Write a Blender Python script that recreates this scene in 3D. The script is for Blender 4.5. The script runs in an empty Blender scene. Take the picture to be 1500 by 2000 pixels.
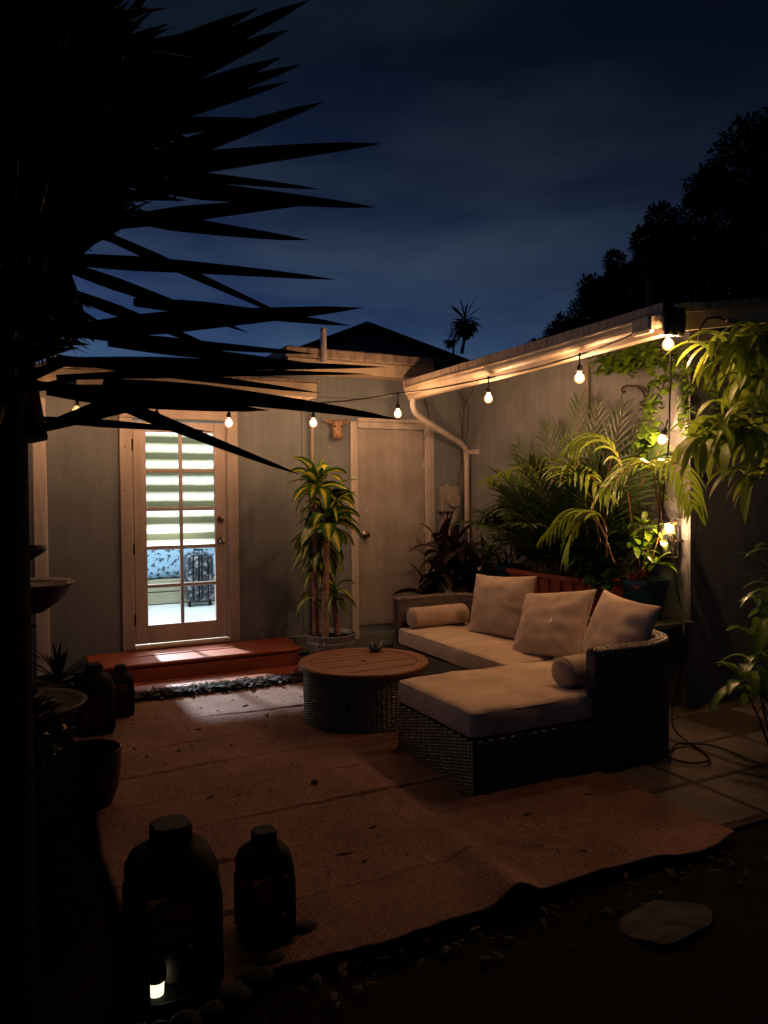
import bpy, math, random
from mathutils import Vector, Matrix, noise
random.seed(7)
C = bpy.context.scene.collection
V = Vector
R = math.radians
rnd = random.uniform

# ------------------------------------------------------------------ camera
FPX, PITCH, ROLL, YAW, CH = 1479.06, R(1.22874), R(0.54277), R(26.22383), 1.55
_F = V((math.sin(YAW)*math.cos(PITCH), math.cos(YAW)*math.cos(PITCH), -math.sin(PITCH)))
_r = V((math.cos(YAW), -math.sin(YAW), 0))
_d = _F.cross(_r)
_R2 = math.cos(ROLL)*_r + math.sin(ROLL)*_d
_D2 = -math.sin(ROLL)*_r + math.cos(ROLL)*_d
EYE = V((0, 0, CH))
def ray(x, y): return _F + _R2*((x-750)/FPX) + _D2*((y-1000)/FPX)
def onz(x, y, z=0): r = ray(x, y); return EYE + r*((z-CH)/r.z)
def ony(x, y, Y): r = ray(x, y); return EYE + r*(Y/r.y)
def onx(x, y, X): r = ray(x, y); return EYE + r*(X/r.x)
def dist(x, y, d): return EYE + ray(x, y).normalized()*d
cd = bpy.data.cameras.new("camera"); cam = bpy.data.objects.new("camera", cd); C.objects.link(cam)
m = Matrix((( _R2.x, -_D2.x, -_F.x, 0), (_R2.y, -_D2.y, -_F.y, 0), (_R2.z, -_D2.z, -_F.z, CH), (0, 0, 0, 1)))
cam.matrix_world = m
cd.sensor_fit = 'VERTICAL'; cd.sensor_height = 36; cd.lens = FPX/2000*36
cd.clip_start = 0.05; cd.clip_end = 500
bpy.context.scene.camera = cam

# ------------------------------------------------------------------ materials
def nodes(name):
    m = bpy.data.materials.new(name); m.use_nodes = True
    nt = m.node_tree; return m, nt, nt.nodes, nt.links, nt.nodes['Principled BSDF']
def N(nt, t, **k):
    n = nt.nodes.new(t)
    for a, b in k.items():
        if a in n.inputs: n.inputs[a].default_value = b
        else: setattr(n, a, b)
    return n
def mat(name, col, col2=None, rough=.6, scale=6, detail=6, bump=0, bscale=None, metal=0, stretch=(1,1,1), spec=.4, lo=.35, hi=.65, coord='Object', sheen=0, streak=0):
    m, nt, nd, L, P = nodes(name)
    P.inputs['Roughness'].default_value = rough; P.inputs['Metallic'].default_value = metal
    P.inputs['Specular IOR Level'].default_value = spec
    P.inputs['Sheen Weight'].default_value = sheen
    tc = N(nt, 'ShaderNodeTexCoord'); mp = N(nt, 'ShaderNodeMapping'); mp.inputs['Scale'].default_value = stretch
    L.new(tc.outputs[coord], mp.inputs[0])
    nz = N(nt, 'ShaderNodeTexNoise', Scale=scale, Detail=detail, Roughness=.6); L.new(mp.outputs[0], nz.inputs['Vector'])
    cr = N(nt, 'ShaderNodeValToRGB'); e = cr.color_ramp.elements
    e[0].position = lo; e[1].position = hi; e[0].color = (*col, 1); e[1].color = (*(col2 or [c*1.15 for c in col]), 1)
    L.new(nz.outputs[0], cr.inputs[0]); L.new(cr.outputs[0], P.inputs['Base Color'])
    if streak:   # rain streaks, grime and pale scuffs
        m3 = N(nt, 'ShaderNodeMapping'); m3.inputs['Scale'].default_value = (7, 7, .45); L.new(tc.outputs[coord], m3.inputs[0])
        n3 = N(nt, 'ShaderNodeTexNoise', Scale=2.0, Detail=8, Roughness=.65); L.new(m3.outputs[0], n3.inputs['Vector'])
        c3 = N(nt, 'ShaderNodeValToRGB'); q = c3.color_ramp.elements; q[0].position = .36; q[1].position = .60; q[0].color = (1-streak, 1-streak, 1-streak*1.05, 1); q[1].color = (1.04, 1.04, 1.04, 1)
        n4 = N(nt, 'ShaderNodeTexNoise', Scale=11, Detail=2); L.new(tc.outputs[coord], n4.inputs['Vector'])
        c4 = N(nt, 'ShaderNodeValToRGB'); q = c4.color_ramp.elements; q[0].position = .75; q[1].position = .78; q[0].color = (1, 1, 1, 1); q[1].color = (1.7, 1.7, 1.65, 1)
        L.new(n3.outputs[0], c3.inputs[0]); L.new(n4.outputs[0], c4.inputs[0])
        v1 = N(nt, 'ShaderNodeVectorMath', operation='MULTIPLY'); v2 = N(nt, 'ShaderNodeVectorMath', operation='MULTIPLY')
        L.new(cr.outputs[0], v1.inputs[0]); L.new(c3.outputs[0], v1.inputs[1]); L.new(v1.outputs[0], v2.inputs[0]); L.new(c4.outputs[0], v2.inputs[1]); L.new(v2.outputs[0], P.inputs['Base Color'])
    if bump:
        n2 = N(nt, 'ShaderNodeTexNoise', Scale=bscale or scale*4, Detail=5); L.new(mp.outputs[0], n2.inputs['Vector'])
        b = N(nt, 'ShaderNodeBump', Strength=bump, Distance=.01); L.new(n2.outputs[0], b.inputs['Height']); L.new(b.outputs[0], P.inputs['Normal'])
    return m
def leafmat(name, edge, mid, rough=.4, w=.3, trans=.35, spec=.5, jit=.3):
    """leaf: colour runs from the midrib (uv.x=.5) to the margins, with a translucent share"""
    m, nt, nd, L, P = nodes(name)
    uv = N(nt, 'ShaderNodeUVMap'); sx = N(nt, 'ShaderNodeSeparateXYZ'); L.new(uv.outputs[0], sx.inputs[0])
    a = N(nt, 'ShaderNodeMath', operation='SUBTRACT'); L.new(sx.outputs[0], a.inputs[0]); a.inputs[1].default_value = .5
    b = N(nt, 'ShaderNodeMath', operation='ABSOLUTE'); L.new(a.outputs[0], b.inputs[0])
    tc = N(nt, 'ShaderNodeTexCoord')
    nz = N(nt, 'ShaderNodeTexNoise', Scale=9, Detail=4); L.new(tc.outputs['Object'], nz.inputs['Vector'])
    c = N(nt, 'ShaderNodeMath', operation='MULTIPLY_ADD'); L.new(nz.outputs[0], c.inputs[0]); c.inputs[1].default_value = jit; L.new(b.outputs[0], c.inputs[2])
    cr = N(nt, 'ShaderNodeValToRGB'); e = cr.color_ramp.elements
    e[0].position = w*.6; e[1].position = w*1.3; e[0].color = (*mid, 1); e[1].color = (*edge, 1)
    L.new(c.outputs[0], cr.inputs[0]); L.new(cr.outputs[0], P.inputs['Base Color'])
    P.inputs['Roughness'].default_value = rough; P.inputs['Specular IOR Level'].default_value = spec
    tr = N(nt, 'ShaderNodeBsdfTranslucent'); L.new(cr.outputs[0], tr.inputs[0])
    mx = N(nt, 'ShaderNodeMixShader'); mx.inputs[0].default_value = trans
    L.new(P.outputs[0], mx.inputs[1]); L.new(tr.outputs[0], mx.inputs[2]); L.new(mx.outputs[0], nd['Material Output'].inputs[0])
    return m
def emis(name, col, s):
    m, nt, nd, L, P = nodes(name)
    P.inputs['Base Color'].default_value = (*col, 1); P.inputs['Emission Color'].default_value = (*col, 1); P.inputs['Emission Strength'].default_value = s
    return m
M = {}
M['wall'] = mat('painted_stucco_wall', (.135,.156,.170), (.185,.208,.220), rough=.75, streak=.11, detail=11, lo=.3, hi=.7, scale=2.2, bump=.25, bscale=60, spec=.25)
M['wallB'] = mat('rough_stucco_wall', (.135,.147,.158), (.205,.218,.228), rough=.8, streak=.13, detail=11, lo=.3, hi=.7, scale=3, bump=.45, bscale=22, spec=.2)
M['trim'] = mat('white_painted_trim', (.40,.36,.33), (.50,.46,.42), rough=.5, streak=.18, scale=5, bump=.15, bscale=30, stretch=(3,3,.6))
M['door'] = mat('cream_door_paint', (.31,.27,.245), (.38,.33,.30), rough=.42, streak=.08, scale=4, bump=.12, bscale=25, stretch=(3,3,.5))
M['slab'] = mat('beige_door_slab', (.225,.205,.19), (.34,.315,.295), rough=.55, streak=.14, scale=2.6, detail=12, bump=.2, bscale=12)
M['fascia'] = mat('weathered_fascia_paint', (.50,.42,.30), (.40,.31,.21), rough=.55, scale=7, bump=.25, bscale=40, lo=.4, hi=.72)
M['fasciadirt'] = mat('streaked_roof_edge', (.36,.29,.23), (.12,.09,.07), rough=.8, scale=9, bump=.3, stretch=(2.5,2.5,.5), lo=.46, hi=.7)
M['roof'] = mat('dark_roofing', (.02,.019,.018), (.04,.037,.035), rough=.95, scale=14, bump=.5)
M['soil'] = mat('dark_soil', (.005,.004,.003), (.013,.010,.007), rough=1, scale=9, bump=1, bscale=40, spec=.1)
M['rust'] = mat('russet_painted_wood', (.34,.085,.035), (.20,.05,.022), rough=.45, scale=5, bump=.35, bscale=26, stretch=(.35,3,3))
M['tin'] = mat('galvanised_tin', (.38,.38,.38), (.24,.24,.24), rough=.45, metal=.4, scale=7, bump=.08)
M['black'] = mat('black_metal', (.006,.0055,.005), (.010,.008,.007), rough=.65, scale=20, bump=.1, spec=.07)
M['rubber'] = mat('black_rubber_cable', (.010,.009,.009), rough=.55, scale=20)
M['iron'] = mat('wrought_iron', (.02,.014,.011), (.035,.022,.016), rough=.6, scale=30, bump=.3)
M['wicker'] = mat('brown_grey_wicker', (.085,.068,.055), (.15,.122,.1), rough=.5, scale=30, bump=.2, spec=.5)
M['wickerT'] = mat('dark_brown_wicker', (.09,.075,.066), (.15,.13,.115), rough=.4, scale=30, bump=.2, spec=.6)
M['cushion'] = mat('tan_outdoor_canvas', (.44,.335,.235), (.66,.51,.365), rough=.9, lo=.3, hi=.62, scale=4, detail=9, bump=.22, bscale=320, spec=.15, sheen=.15)
M['pillow'] = mat('taupe_canvas', (.42,.325,.24), (.54,.42,.32), rough=.9, scale=5, bump=.2, bscale=320, spec=.15, sheen=.15)
M['teak'] = mat('oiled_teak', (.25,.105,.052), (.13,.05,.026), rough=.5, scale=5, detail=9, bump=.25, bscale=30, stretch=(.6,9,6))
M['rim'] = mat('teak_rim', (.24,.10,.05), (.16,.065,.032), rough=.45, scale=10, detail=8, bump=.2, bscale=30)
M['terra'] = mat('terracotta_plastic', (.42,.095,.035), (.32,.065,.025), rough=.5, scale=6, bump=.1)
M['teal'] = mat('teal_plastic', (.012,.062,.078), (.018,.085,.1), rough=.38, scale=5, bump=.05)
M['greenwood'] = mat('mossy_bench_wood', (.14,.16,.105), (.09,.1,.06), rough=.7, scale=9, bump=.4, stretch=(3,.4,3))
M['skull'] = mat('terracotta_ornament', (.32,.19,.11), (.22,.125,.07), rough=.55, scale=22, bump=.3)
M['cane'] = mat('ringed_cane_bark', (.46,.25,.18), (.26,.15,.10), rough=.7, scale=5, detail=8, bump=.7, bscale=9, stretch=(2,2,14))
M['bark'] = mat('grey_brown_bark', (.07,.05,.035), (.12,.085,.06), rough=.9, scale=10, bump=.8, stretch=(3,3,.6))
M['pinkbark'] = mat('pale_pink_bark', (.38,.24,.17), (.27,.16,.11), rough=.8, scale=12, bump=.5)
M['stone'] = mat('grey_flagstone', (.026,.021,.020), (.009,.0075,.007), rough=.85, scale=6, detail=9, bump=.7, bscale=16)
M['paver'] = mat('concrete_paver', (.135,.112,.095), (.07,.058,.049), rough=.85, scale=3.5, detail=9, bump=.5, bscale=30)
M['joint'] = mat('sandy_joint', (.035,.026,.02), rough=1, scale=20, bump=.8)
M['glaze'] = mat('black_glaze', (.006,.006,.007), (.012,.012,.013), rough=.12, scale=7, spec=.22, bump=.02, bscale=30)
M['bronze'] = mat('dark_resin_fountain', (.008,.006,.005), (.014,.011,.009), rough=.45, scale=12, spec=.12, bump=.3)
M['wax'] = mat('ivory_wax', (.55,.46,.31), rough=.5, scale=8)
M['brass'] = mat('brushed_nickel', (.42,.34,.25), (.3,.25,.19), rough=.25, metal=1, scale=10)
M['meter'] = mat('grey_utility_enamel', (.21,.19,.165), (.26,.235,.205), rough=.4, scale=6, bump=.08)
M['litter'] = mat('dry_leaf', (.012,.007,.005), (.034,.018,.010), rough=.8, scale=14)
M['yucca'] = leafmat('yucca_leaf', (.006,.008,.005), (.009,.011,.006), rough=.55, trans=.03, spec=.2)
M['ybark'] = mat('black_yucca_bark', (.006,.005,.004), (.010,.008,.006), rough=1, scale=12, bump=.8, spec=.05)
M['drac'] = leafmat('corn_plant_leaf', (.035,.12,.01), (.70,.62,.08), rough=.35, w=.30, trans=.22, jit=.32)
M['cord'] = leafmat('cordyline_leaf', (.022,.014,.014), (.045,.020,.018), rough=.35, trans=.15, spec=.55)
M['cordgold'] = leafmat('cordyline_gold_leaf', (.2,.12,.03), (.42,.25,.05), rough=.4, trans=.2)
M['palm'] = leafmat('palm_leaflet_lit', (.21,.32,.03), (.30,.42,.045), rough=.38, trans=.3)  # front fronds: leaf colour brightened to carry the lamplight
M['palm_shaded'] = leafmat('palm_leaflet_shaded', (.032,.066,.015), (.055,.10,.022), rough=.4, trans=.14)  # same leaflets for the rear fronds, shade put into the colour
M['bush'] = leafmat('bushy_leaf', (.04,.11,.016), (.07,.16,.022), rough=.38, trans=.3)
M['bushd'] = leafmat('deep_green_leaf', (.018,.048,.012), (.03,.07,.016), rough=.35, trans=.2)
M['lime'] = leafmat('lime_leaf', (.20,.38,.02), (.30,.48,.035), rough=.35, trans=.35)
M['vine'] = leafmat('vine_leaf', (.13,.25,.02), (.19,.32,.03), rough=.35, trans=.3)
M['mango'] = leafmat('drooping_tree_leaf', (.22,.31,.03), (.36,.44,.05), rough=.5, w=.2, trans=.42)
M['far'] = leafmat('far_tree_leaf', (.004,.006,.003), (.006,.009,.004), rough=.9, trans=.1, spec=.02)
M['shrubleaf'] = leafmat('glossy_shrub_leaf', (.10,.20,.025), (.18,.28,.035), rough=.3, trans=.25)
M['croton'] = leafmat('croton_red_leaf', (.35,.05,.02), (.5,.16,.03), rough=.4, trans=.2)
M['stem'] = mat('green_brown_stem', (.09,.1,.03), (.13,.11,.045), rough=.6, scale=12, bump=.2)
M['redstem'] = mat('orange_palm_stem', (.32,.14,.04), (.2,.12,.04), rough=.5, scale=12)
M['bulb'] = emis('glowing_bulb', (1, .55, .315), 980)
M['bulbL'] = emis('glowing_bulb_soft', (1, .54, .30), 430)
M['bulbdim'] = emis('weak_bulb', (1, .58, .30), 40)
M['solar'] = emis('solar_lamp_glow', (1, 1, .72), 6)
M['roomwall'] = mat('white_room_wall', (.75,.76,.72), rough=.8, scale=4)
M['roomfloor'] = mat('white_terrazzo', (.72,.75,.76), (.5,.54,.55), rough=.4, scale=26, detail=3, lo=.35, hi=.6)
M['bedwood'] = mat('greige_bed_wood', (.30,.28,.2), (.22,.20,.14), rough=.5, scale=6, stretch=(.5,3,6))
M['quilt'] = mat('blue_speckled_quilt', (.04,.06,.09), (.24,.38,.52), rough=.85, scale=17, detail=2, lo=.40, hi=.47)
M['case'] = mat('marbled_suitcase_shell', (.015,.02,.032), (.22,.24,.26), rough=.35, scale=22, detail=9, lo=.52, hi=.62)

def glassmat(name, tint=(.97,1,.98), f=.10):
    m, nt, nd, L, P = nodes(name)
    t = N(nt, 'ShaderNodeBsdfTransparent'); t.inputs[0].default_value = (*tint, 1)
    g = N(nt, 'ShaderNodeBsdfGlossy', Roughness=.02)
    mx = N(nt, 'ShaderNodeMixShader'); mx.inputs[0].default_value = f
    L.new(t.outputs[0], mx.inputs[1]); L.new(g.outputs[0], mx.inputs[2]); L.new(mx.outputs[0], nd['Material Output'].inputs[0])
    return m
M['glass'] = glassmat('window_glass', f=.07)
M['lglass'] = glassmat('lantern_glass', (.22,.2,.18), f=.03)
def blindmat():
    m, nt, nd, L, P = nodes('banded_blind_fabric')
    tc = N(nt, 'ShaderNodeTexCoord'); sx = N(nt, 'ShaderNodeSeparateXYZ'); L.new(tc.outputs['Object'], sx.inputs[0])
    nz = N(nt, 'ShaderNodeTexNoise', Scale=9, Detail=3); L.new(tc.outputs['Object'], nz.inputs['Vector'])
    ad = N(nt, 'ShaderNodeMath', operation='MULTIPLY_ADD'); L.new(nz.outputs[0], ad.inputs[0]); ad.inputs[1].default_value = .012; L.new(sx.outputs[2], ad.inputs[2])
    fr = N(nt, 'ShaderNodeMath', operation='MULTIPLY'); L.new(ad.outputs[0], fr.inputs[0]); fr.inputs[1].default_value = 1/.147
    f2 = N(nt, 'ShaderNodeMath', operation='FRACT'); L.new(fr.outputs[0], f2.inputs[0])
    cr = N(nt, 'ShaderNodeValToRGB'); e = cr.color_ramp.elements
    e[0].position = 0; e[0].color = (.13,.125,.07,1); e[1].position = .36; e[1].color = (.13,.125,.07,1)
    for p, c in ((.40,(.50,.49,.33)), (.52,(.62,.64,.5)), (.58,(1,1,1)), (.76,(1,1,1)), (.80,(.60,.62,.48)), (.93,(.48,.48,.36)), (.97,(.16,.15,.08))):
        q = e.new(p); q.color = (*c, 1)
    L.new(f2.outputs[0], cr.inputs[0])
    d = N(nt, 'ShaderNodeBsdfDiffuse'); t = N(nt, 'ShaderNodeBsdfTranslucent')
    L.new(cr.outputs[0], d.inputs[0]); L.new(cr.outputs[0], t.inputs[0])
    mx = N(nt, 'ShaderNodeMixShader'); mx.inputs[0].default_value = .6
    L.new(d.outputs[0], mx.inputs[1]); L.new(t.outputs[0], mx.inputs[2]); L.new(mx.outputs[0], nd['Material Output'].inputs[0])
    return m
M['blind'] = blindmat()
def shellmat(name, col, st, clear):
    m, nt, nd, L, P = nodes(name)
    t = N(nt, 'ShaderNodeBsdfTransparent'); t.inputs[0].default_value = (1, .93, .82, 1); em = N(nt, 'ShaderNodeEmission'); em.inputs[0].default_value = (*col, 1); em.inputs[1].default_value = st
    mx = N(nt, 'ShaderNodeMixShader'); mx.inputs[0].default_value = clear
    L.new(em.outputs[0], mx.inputs[1]); L.new(t.outputs[0], mx.inputs[2]); L.new(mx.outputs[0], nd['Material Output'].inputs[0]); return m
M['shell'] = shellmat('bulb_halo_shell', (1, .50, .17), 3.2, .72)  # warm emission in the shell paints a halo round the filament
M['wax_shaded'] = mat('shaded_ivory_wax', (.04,.036,.026), rough=.5, scale=8)  # ivory wax of the lantern candles, shade put into its colour
def rugmat():
    m, nt, nd, L, P = nodes('woven_russet_rug')
    tc = N(nt, 'ShaderNodeTexCoord')
    def wave(s, dirn, dist_=0):
        w = N(nt, 'ShaderNodeTexWave', Scale=s, Distortion=dist_, Detail=2); w.bands_direction = dirn; L.new(tc.outputs['Object'], w.inputs[0]); return w
    w1, w2 = wave(23, 'X', 1.2), wave(31, 'Y', 1.2)
    mul = N(nt, 'ShaderNodeMath', operation='MULTIPLY'); L.new(w1.outputs['Fac'], mul.inputs[0]); L.new(w2.outputs['Fac'], mul.inputs[1])
    nz = N(nt, 'ShaderNodeTexNoise', Scale=2.2, Detail=8, Roughness=.65); L.new(tc.outputs['Object'], nz.inputs['Vector'])
    cr = N(nt, 'ShaderNodeValToRGB'); e = cr.color_ramp.elements
    e[0].position = .3; e[1].position = .7; e[0].color = (.165,.086,.063,1); e[1].color = (.29,.155,.116,1)
    L.new(nz.outputs[0], cr.inputs[0])
    # plaid threads
    p1, p2 = wave(1.1, 'X', .15), wave(.9, 'Y', .15)
    st = N(nt, 'ShaderNodeTexNoise', Scale=30, Detail=4); mp = N(nt, 'ShaderNodeMapping'); mp.inputs['Scale'].default_value = (2.2,.7,1)
    L.new(tc.outputs['Object'], mp.inputs[0]); L.new(mp.outputs[0], st.inputs['Vector'])
    mx = N(nt, 'ShaderNodeMix', data_type='RGBA', blend_type='MULTIPLY'); mx.inputs[0].default_value = .6
    r2 = N(nt, 'ShaderNodeValToRGB'); r2.color_ramp.elements[0].color = (.5,.5,.5,1); r2.color_ramp.elements[1].color = (1.25,1.25,1.25,1); r2.color_ramp.elements[1].position = .5
    L.new(mul.outputs[0], r2.inputs[0]); L.new(cr.outputs[0], mx.inputs[6]); L.new(r2.outputs[0], mx.inputs[7])
    m2 = N(nt, 'ShaderNodeMix', data_type='RGBA', blend_type='MULTIPLY'); m2.inputs[0].default_value = .45
    r3 = N(nt, 'ShaderNodeValToRGB'); r3.color_ramp.elements[0].color = (.55,.55,.55,1); r3.color_ramp.elements[0].position = .35; r3.color_ramp.elements[1].color = (1.1,1.1,1.1,1); r3.color_ramp.elements[1].position = .6
    L.new(st.outputs[0], r3.inputs[0]); L.new(mx.outputs[2], m2.inputs[6]); L.new(r3.outputs[0], m2.inputs[7])
    L.new(m2.outputs[2], P.inputs['Base Color']); P.inputs['Roughness'].default_value = .85; P.inputs['Specular IOR Level'].default_value = .2
    ft = N(nt, 'ShaderNodeTexNoise', Scale=140, Detail=3); L.new(tc.outputs['Object'], ft.inputs['Vector']); r5 = N(nt, 'ShaderNodeValToRGB'); r5.color_ramp.elements[0].position = .38; r5.color_ramp.elements[1].position = .62; r5.color_ramp.elements[0].color = (.55,.53,.52,1); r5.color_ramp.elements[1].color = (1.2,1.2,1.2,1); L.new(ft.outputs[0], r5.inputs[0])
    m5 = N(nt, 'ShaderNodeMix', data_type='RGBA', blend_type='MULTIPLY'); m5.inputs[0].default_value = 1; L.new(m2.outputs[2], m5.inputs[6]); L.new(r5.outputs[0], m5.inputs[7]); L.new(m5.outputs[2], P.inputs['Base Color'])
    b = N(nt, 'ShaderNodeBump', Strength=.35, Distance=.004); L.new(mul.outputs[0], b.inputs['Height']); L.new(b.outputs[0], P.inputs['Normal'])
    return m
M['rug'] = rugmat()

# ------------------------------------------------------------------ mesh helpers
ORG = {}
class MB:
    def __init__(s): s.v = []; s.f = []; s.uv = []
    def add(s, vs, fs, uvs=None):
        o = len(s.v); s.v += [tuple(p) for p in vs]
        for i, f in enumerate(fs):
            s.f.append(tuple(a+o for a in f)); s.uv.append(uvs[i] if uvs else [(0, 0)]*len(f))
    def box(s, a, b, rz=0, ax=None):
        (x0, y0, z0), (x1, y1, z1) = a, b
        vs = [V(p) for p in ((x0,y0,z0),(x1,y0,z0),(x1,y1,z0),(x0,y1,z0),(x0,y0,z1),(x1,y0,z1),(x1,y1,z1),(x0,y1,z1))]
        if rz:
            c = V(((x0+x1)/2, (y0+y1)/2, 0)) if ax is None else V(ax); m = Matrix.Rotation(rz, 3, 'Z'); vs = [m@(p-c)+c for p in vs]
        s.add(vs, [(3,2,1,0),(4,5,6,7),(0,1,5,4),(1,2,6,5),(2,3,7,6),(3,0,4,7)])
    def bbox(s, a, b, w=.006):
        """box with chamfered edges"""
        (x0, y0, z0), (x1, y1, z1) = a, b
        c = V(((x0+x1)/2, (y0+y1)/2, (z0+z1)/2)); h = V((abs(x1-x0)/2, abs(y1-y0)/2, abs(z1-z0)/2)); w = min(w, min(h)*.6)
        vs = []; idx = {}
        for sx in (-1, 1):
            for sy in (-1, 1):
                for sz in (-1, 1):
                    for k in range(3):
                        e = [h[0], h[1], h[2]]
                        for j in range(3):
                            if j != k: e[j] -= w
                        idx[(sx, sy, sz, k)] = len(vs); vs.append(c+V((sx*e[0], sy*e[1], sz*e[2])))
        fs = []
        S = (-1, 1)
        for k in range(3):
            i, j = (k+1) % 3, (k+2) % 3
            for sg in S:
                q = []
                for a_, b_ in ((-1,-1),(1,-1),(1,1),(-1,1)):
                    t = [0,0,0]; t[k] = sg; t[i] = a_; t[j] = b_; q.append(idx[(*t, k)])
                fs.append(tuple(q if sg > 0 else q[::-1]))
            for a_ in S:
                for b_ in S:
                    t0 = [0,0,0]; t0[i] = a_; t0[j] = b_; t0[k] = -1; t1 = list(t0); t1[k] = 1
                    q = (idx[(*t0, i)], idx[(*t1, i)], idx[(*t1, j)], idx[(*t0, j)])
                    fs.append(q if a_*b_ < 0 else q[::-1])
        for sx in S:
            for sy in S:
                for sz in S:
                    q = tuple(idx[(sx, sy, sz, k)] for k in range(3)); fs.append(q if sx*sy*sz > 0 else q[::-1])
        s.add(vs, fs)
    def tube(s, pts, r, n=8, cap=True, flat=1):
        pts = [V(p) for p in pts]; m = len(pts); rr = r if isinstance(r, (list, tuple)) else [r]*m
        vs = []; fs = []; up = None
        for i, p in enumerate(pts):
            d = (pts[min(i+1, m-1)]-pts[max(i-1, 0)])
            d = d.normalized() if d.length > 1e-9 else V((0, 0, 1))
            if up is None: up = d.orthogonal().normalized()
            up = (up-d*up.dot(d)); up = up.normalized() if up.length > 1e-6 else d.orthogonal().normalized()
            w = d.cross(up)
            for k in range(n):
                a = 2*math.pi*k/n; vs.append(p+up*math.cos(a)*rr[i]+w*math.sin(a)*rr[i]*flat)
        for i in range(m-1):
            for k in range(n):
                fs.append((i*n+k, i*n+(k+1) % n, (i+1)*n+(k+1) % n, (i+1)*n+k))
        if cap: fs.append(tuple(range(n))[::-1]); fs.append(tuple((m-1)*n+k for k in range(n)))
        s.add(vs, fs)
    def lathe(s, prof, c=(0,0,0), n=32, axis=None, sq=0):
        """prof: (r, z) list; sq>0 squares the section"""
        c = V(c); vs = []; fs = []
        q = V((0, 0, 1)).rotation_difference(V(axis).normalized()) if axis else None
        for r, z in prof:
            for k in range(n):
                a = 2*math.pi*(k+.5)/n; ca, sa = math.cos(a), math.sin(a)
                g = 1 if not sq else 1/((abs(ca)**sq+abs(sa)**sq)**(1/sq))
                p = V((r*ca*g, r*sa*g, z)); vs.append(c+(q@p if q else p))
        for i in range(len(prof)-1):
            for k in range(n):
                fs.append((i*n+k, i*n+(k+1) % n, (i+1)*n+(k+1) % n, (i+1)*n+k))
        if prof[0][0] > 1e-6: fs.append(tuple(range(n))[::-1])
        if prof[-1][0] > 1e-6: fs.append(tuple((len(prof)-1)*n+k for k in range(n)))
        s.add(vs, fs)
    def ball(s, c, r, n=12, sc=(1,1,1)):
        c = V(c); prof = [(math.sin(math.pi*i/n)*r, -math.cos(math.pi*i/n)*r) for i in range(n+1)]
        b = MB(); b.lathe(prof, n=n*2)
        s.add([c+V((p[0]*sc[0], p[1]*sc[1], p[2]*sc[2])) for p in b.v], b.f)
    def blade(s, p, d, L, W, droop=1., segs=6, fold=.25, prof=0, side=None, curl=0):
        p = V(p); d = V(d).normalized()
        sd = V(side) if side is not None else d.cross(V((0, 0, 1)))
        if sd.length < 1e-3: sd = V((1, 0, 0))
        sd = (sd-d*sd.dot(d)).normalized(); vs = []; uvs = []; fs = []
        for i in range(segs+1):
            t = i/segs
            if prof == 0: w = math.sin(math.pi*min(1, (t*.88+.12)))**.75       # lanceolate
            elif prof == 1: w = (.55+.6*min(1, t*3.2))*(1-t)**.62 if t > .0 else .55   # sword
            elif prof == 2: w = math.sin(math.pi*(t**.62))**.8                  # ovate/heart
            else: w = (1-t**2.2)*min(1, .35+t*4)                                 # strap leaflet
            w = max(w, .02)*W/2
            nrm = sd.cross(d)
            vs += [p-sd*w+nrm*fold*w, V(p), p+sd*w+nrm*fold*w]
            if i < segs:
                p = p+d*(L/segs); d = (d+V((0, 0, -1))*droop/segs+sd*curl/segs).normalized()
                sd = (sd-d*sd.dot(d)).normalized()
        for i in range(segs):
            a = i*3; t0, t1 = i/segs, (i+1)/segs
            fs += [(a, a+1, a+4, a+3), (a+1, a+2, a+5, a+4)]
            uvs += [[(0,t0),(.5,t0),(.5,t1),(0,t1)], [(.5,t0),(1,t0),(1,t1),(.5,t1)]]
        s.add(vs, fs, uvs)
    def build(s, name, mt, parent=None, smooth=False, label=None, cat=None, group=None, kind=None):
        me = bpy.data.meshes.new(name)
        if parent is not None: o0 = ORG[parent.name]
        else:
            xs = [p[0] for p in s.v]; ys = [p[1] for p in s.v]; zs = [p[2] for p in s.v]
            o0 = V(((min(xs)+max(xs))/2, (min(ys)+max(ys))/2, min(zs)))
        me.from_pydata([(p[0]-o0.x, p[1]-o0.y, p[2]-o0.z) for p in s.v], [], s.f)
        ul = me.uv_layers.new(name='UVMap'); flat = [c for f in s.uv for u in f for c in u]; ul.data.foreach_set('uv', flat)
        me.materials.append(M[mt] if isinstance(mt, str) else mt)
        if smooth: me.polygons.foreach_set('use_smooth', [True]*len(me.polygons))
        me.update()
        o = bpy.data.objects.new(name, me); C.objects.link(o)
        ORG[o.name] = o0
        if parent is not None: o.parent = parent
        else: o.location = o0
        tag(o, label, cat, group, kind)
        return o
def tag(o, label=None, cat=None, group=None, kind=None):
    for k, v in (('label', label), ('category', cat), ('group', group), ('kind', kind)):
        if v: o[k] = v
def thing(name, label, cat, loc, group=None):
    o = bpy.data.objects.new(name, None); C.objects.link(o); o.location = loc; o.empty_display_size = .1
    ORG[o.name] = V(loc); tag(o, label, cat, group); return o
def sub(name, parent):   # no-op helper kept for readability
    return parent
def smoothangle(o, a=40):
    try: o.data.set_sharp_from_angle(angle=R(a))
    except Exception: pass
    o.data.polygons.foreach_set('use_smooth', [True]*len(o.data.polygons)); return o

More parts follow.
